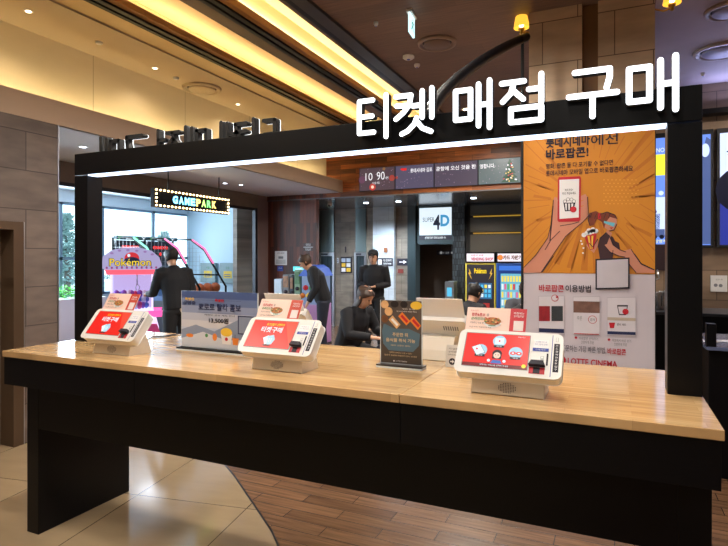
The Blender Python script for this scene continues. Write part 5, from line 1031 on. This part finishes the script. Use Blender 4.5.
# added fill lamps under the hall ceiling, made up to raise the ambient light
def hall(x, y, e, col=(1, .92, .82), lab=''):
    t = thing('downlight', lab, 'ceiling light', (x, y, CZ)); m = MB(); m.rev([(.09, -.008), (.09, -.0005), (.07, -.0005)], WHITEP, n=20, flat=True); m.build('rim', t); m = MB(); m.rev([(.06, -.010), (.062, -.0085)], LENSW, n=16, flat=True); m.build('lens', t)
    lamp(t, 'downlight_beam', 'SPOT', (0, 0, -.04), (0, 0, 0), e, col, .10, spot=2.95)
hall(-1.9, 1.2, 150, lab='added fill downlight above the front of the counter, left of centre')
hall(-.3, 1.2, 105, lab='added fill downlight above the front of the counter, right end')
hall(-1.9, 3.9, 320, lab='added fill downlight between the counter and the cafe stools')
hall(-.9, 3.2, 90, lab='added fill downlight in front of the orange banner')
hall(-1.6, 6.2, 330, lab='added fill downlight over the seated people')
hall(1.6, 3.6, 60, (.75, .8, 1), lab='added fill downlight over the snack counter')
hall(1.8, 6.6, 200, (1, .85, .7), lab='added fill downlight washing the right stone wall')
hall(-3.3, .8, 150, lab='added fill downlight near the left stone wall')
hall(-1.9, 7.7, 230, lab='added fill downlight before the lobby header')
hall(-.5, -1.6, 150, lab='added fill downlight behind the photographer')
hall(2.4, .5, 150, lab='added fill downlight to the right of the photographer')
# lobby lamps under the dark soffit
for x, y, e, col in ((-4.6, 10.2, 190, (.8, .92, 1)), (-3.9, 10.2, 230, (.75, .88, 1)), (-2.4, 10.2, 130, (1, .9, .8))):
    t = thing('downlight', {-4.6: 'lobby downlight before the first lift', -3.9: 'lobby downlight before the pale tiled pillar', -2.4: 'lobby downlight before the vending machines'}[x], 'ceiling light', (x, y, HB-.02)); m = MB(); m.rev([(.05, -.008), (.05, -.0005)], LENSC, n=16, flat=True); m.build('lens', t); lamp(t, 'downlight_beam', 'SPOT', (0, 0, -.03), (0, 0, 0), e, col, .05, spot=2.6)
# arcade ceiling panels
for y, lb in ((4.5, 'square ceiling light panel near the arcade windows, near end'), (8.0, 'square ceiling light panel above the hoop machines')):
    t = thing('ceiling_light', lb, 'ceiling light', (-8.2, y, AZ)); m = MB(); m.box(-.3, .3, -.3, .3, -.02, 0, WHITEP); m.build('frame', t); m = MB(); m.box(-.28, .28, -.28, .28, -.024, -.02, LENSC); m.build('diffuser', t)
m = MB(); m.box(.9, 4.9, 7.62, 7.72, 3.3, 3.36, BLACK); m.box(.9, 4.9, 7.72, 7.80, 3.3, 3.33, BLACK); struct('trim_12', m)  # made-up housing for the added ceiling wash lamp
lamp(None, 'added_ceiling_wash', 'AREA', (2.9, 7.66, 3.375), (PI+.65, 0, 0), 40, (.45, .5, 1), 3.8, .08)  # added lamp, stands in for the menu screens' blue glow on the ceiling
# daylight
w = bpy.data.worlds.new('World'); bpy.context.scene.world = w; w.use_nodes = True; bg = w.node_tree.nodes['Background']
sk = w.node_tree.nodes.new('ShaderNodeTexSky'); sk.sky_type = 'HOSEK_WILKIE'; sk.turbidity = 6; sk.sun_direction = (.6, -.3, .75)
mx = w.node_tree.nodes.new('ShaderNodeMix'); mx.data_type = 'RGBA'; mx.inputs[0].default_value = .75; mx.inputs[7].default_value = (.80, .93, 1, 1)
w.node_tree.links.new(sk.outputs[0], mx.inputs[6]); w.node_tree.links.new(mx.outputs[2], bg.inputs[0]); bg.inputs[1].default_value = 4
l = lamp(None, 'window_daylight', 'AREA', (XA+.05, 5.5, 1.75), (0, -PI/2, 0), 420, (.72, .88, 1), 1.8, 8.5); 

GR = {'ticket_kiosk': 'white ticket kiosks on the counter', 'person': 'people in the hall', 'bar_stool': 'stools of the waiting area', 'vending_machine': 'vending machines by the lobby', 'capsule_machine': 'capsule machines before the plank wall', 'downlight': 'ceiling downlights', 'tree': 'trees outside the arcade', 'air_diffuser': 'round air vents', 'smoke_detector': 'round ceiling detectors', 'elevator_door': 'lobby lifts', 'basketball_machine': 'hoop machines in the arcade', 'electrical_box': 'electrical cabinets on the arcade wall', 'wall_sconce': 'pillar sconces', 'menu_screen': 'menu screens over the snack counter', 'security_camera': 'lobby dome cameras', 'lift_button_plate': 'lift button plates', 'paper_notice': 'notices on the plank wall', 'ceiling_light': 'arcade ceiling panels', 'ceiling_sensor': 'sensors on the cream ceiling'}
for o in C.objects:
    if o.parent is None and o.name.split('.')[0] in GR and not o.get('group'): o['group'] = GR[o.name.split('.')[0]]
# ================================================================== CAMERA
cd = bpy.data.cameras.new('camera'); cam = bpy.data.objects.new('camera', cd); C.objects.link(cam); bpy.context.scene.camera = cam
cam.location = (0, 0, H); cam.rotation_euler = (PI/2, 0, TH); cd.sensor_width = 36; cd.lens = 36*F/728; cd.shift_y = -16/728; cd.clip_start = .05; cd.clip_end = 200
v = bpy.context.scene.view_settings; v.view_transform = 'Standard'; v.look = 'None'; v.gamma = 1; v.exposure = 0; v.use_curve_mapping = False
cy = bpy.context.scene.cycles; cy.use_denoising = True; cy.max_bounces = 8; cy.diffuse_bounces = 4; cy.transparent_max_bounces = 12; cy.caustics_reflective = False; cy.caustics_refractive = False; cy.sample_clamp_indirect = 8
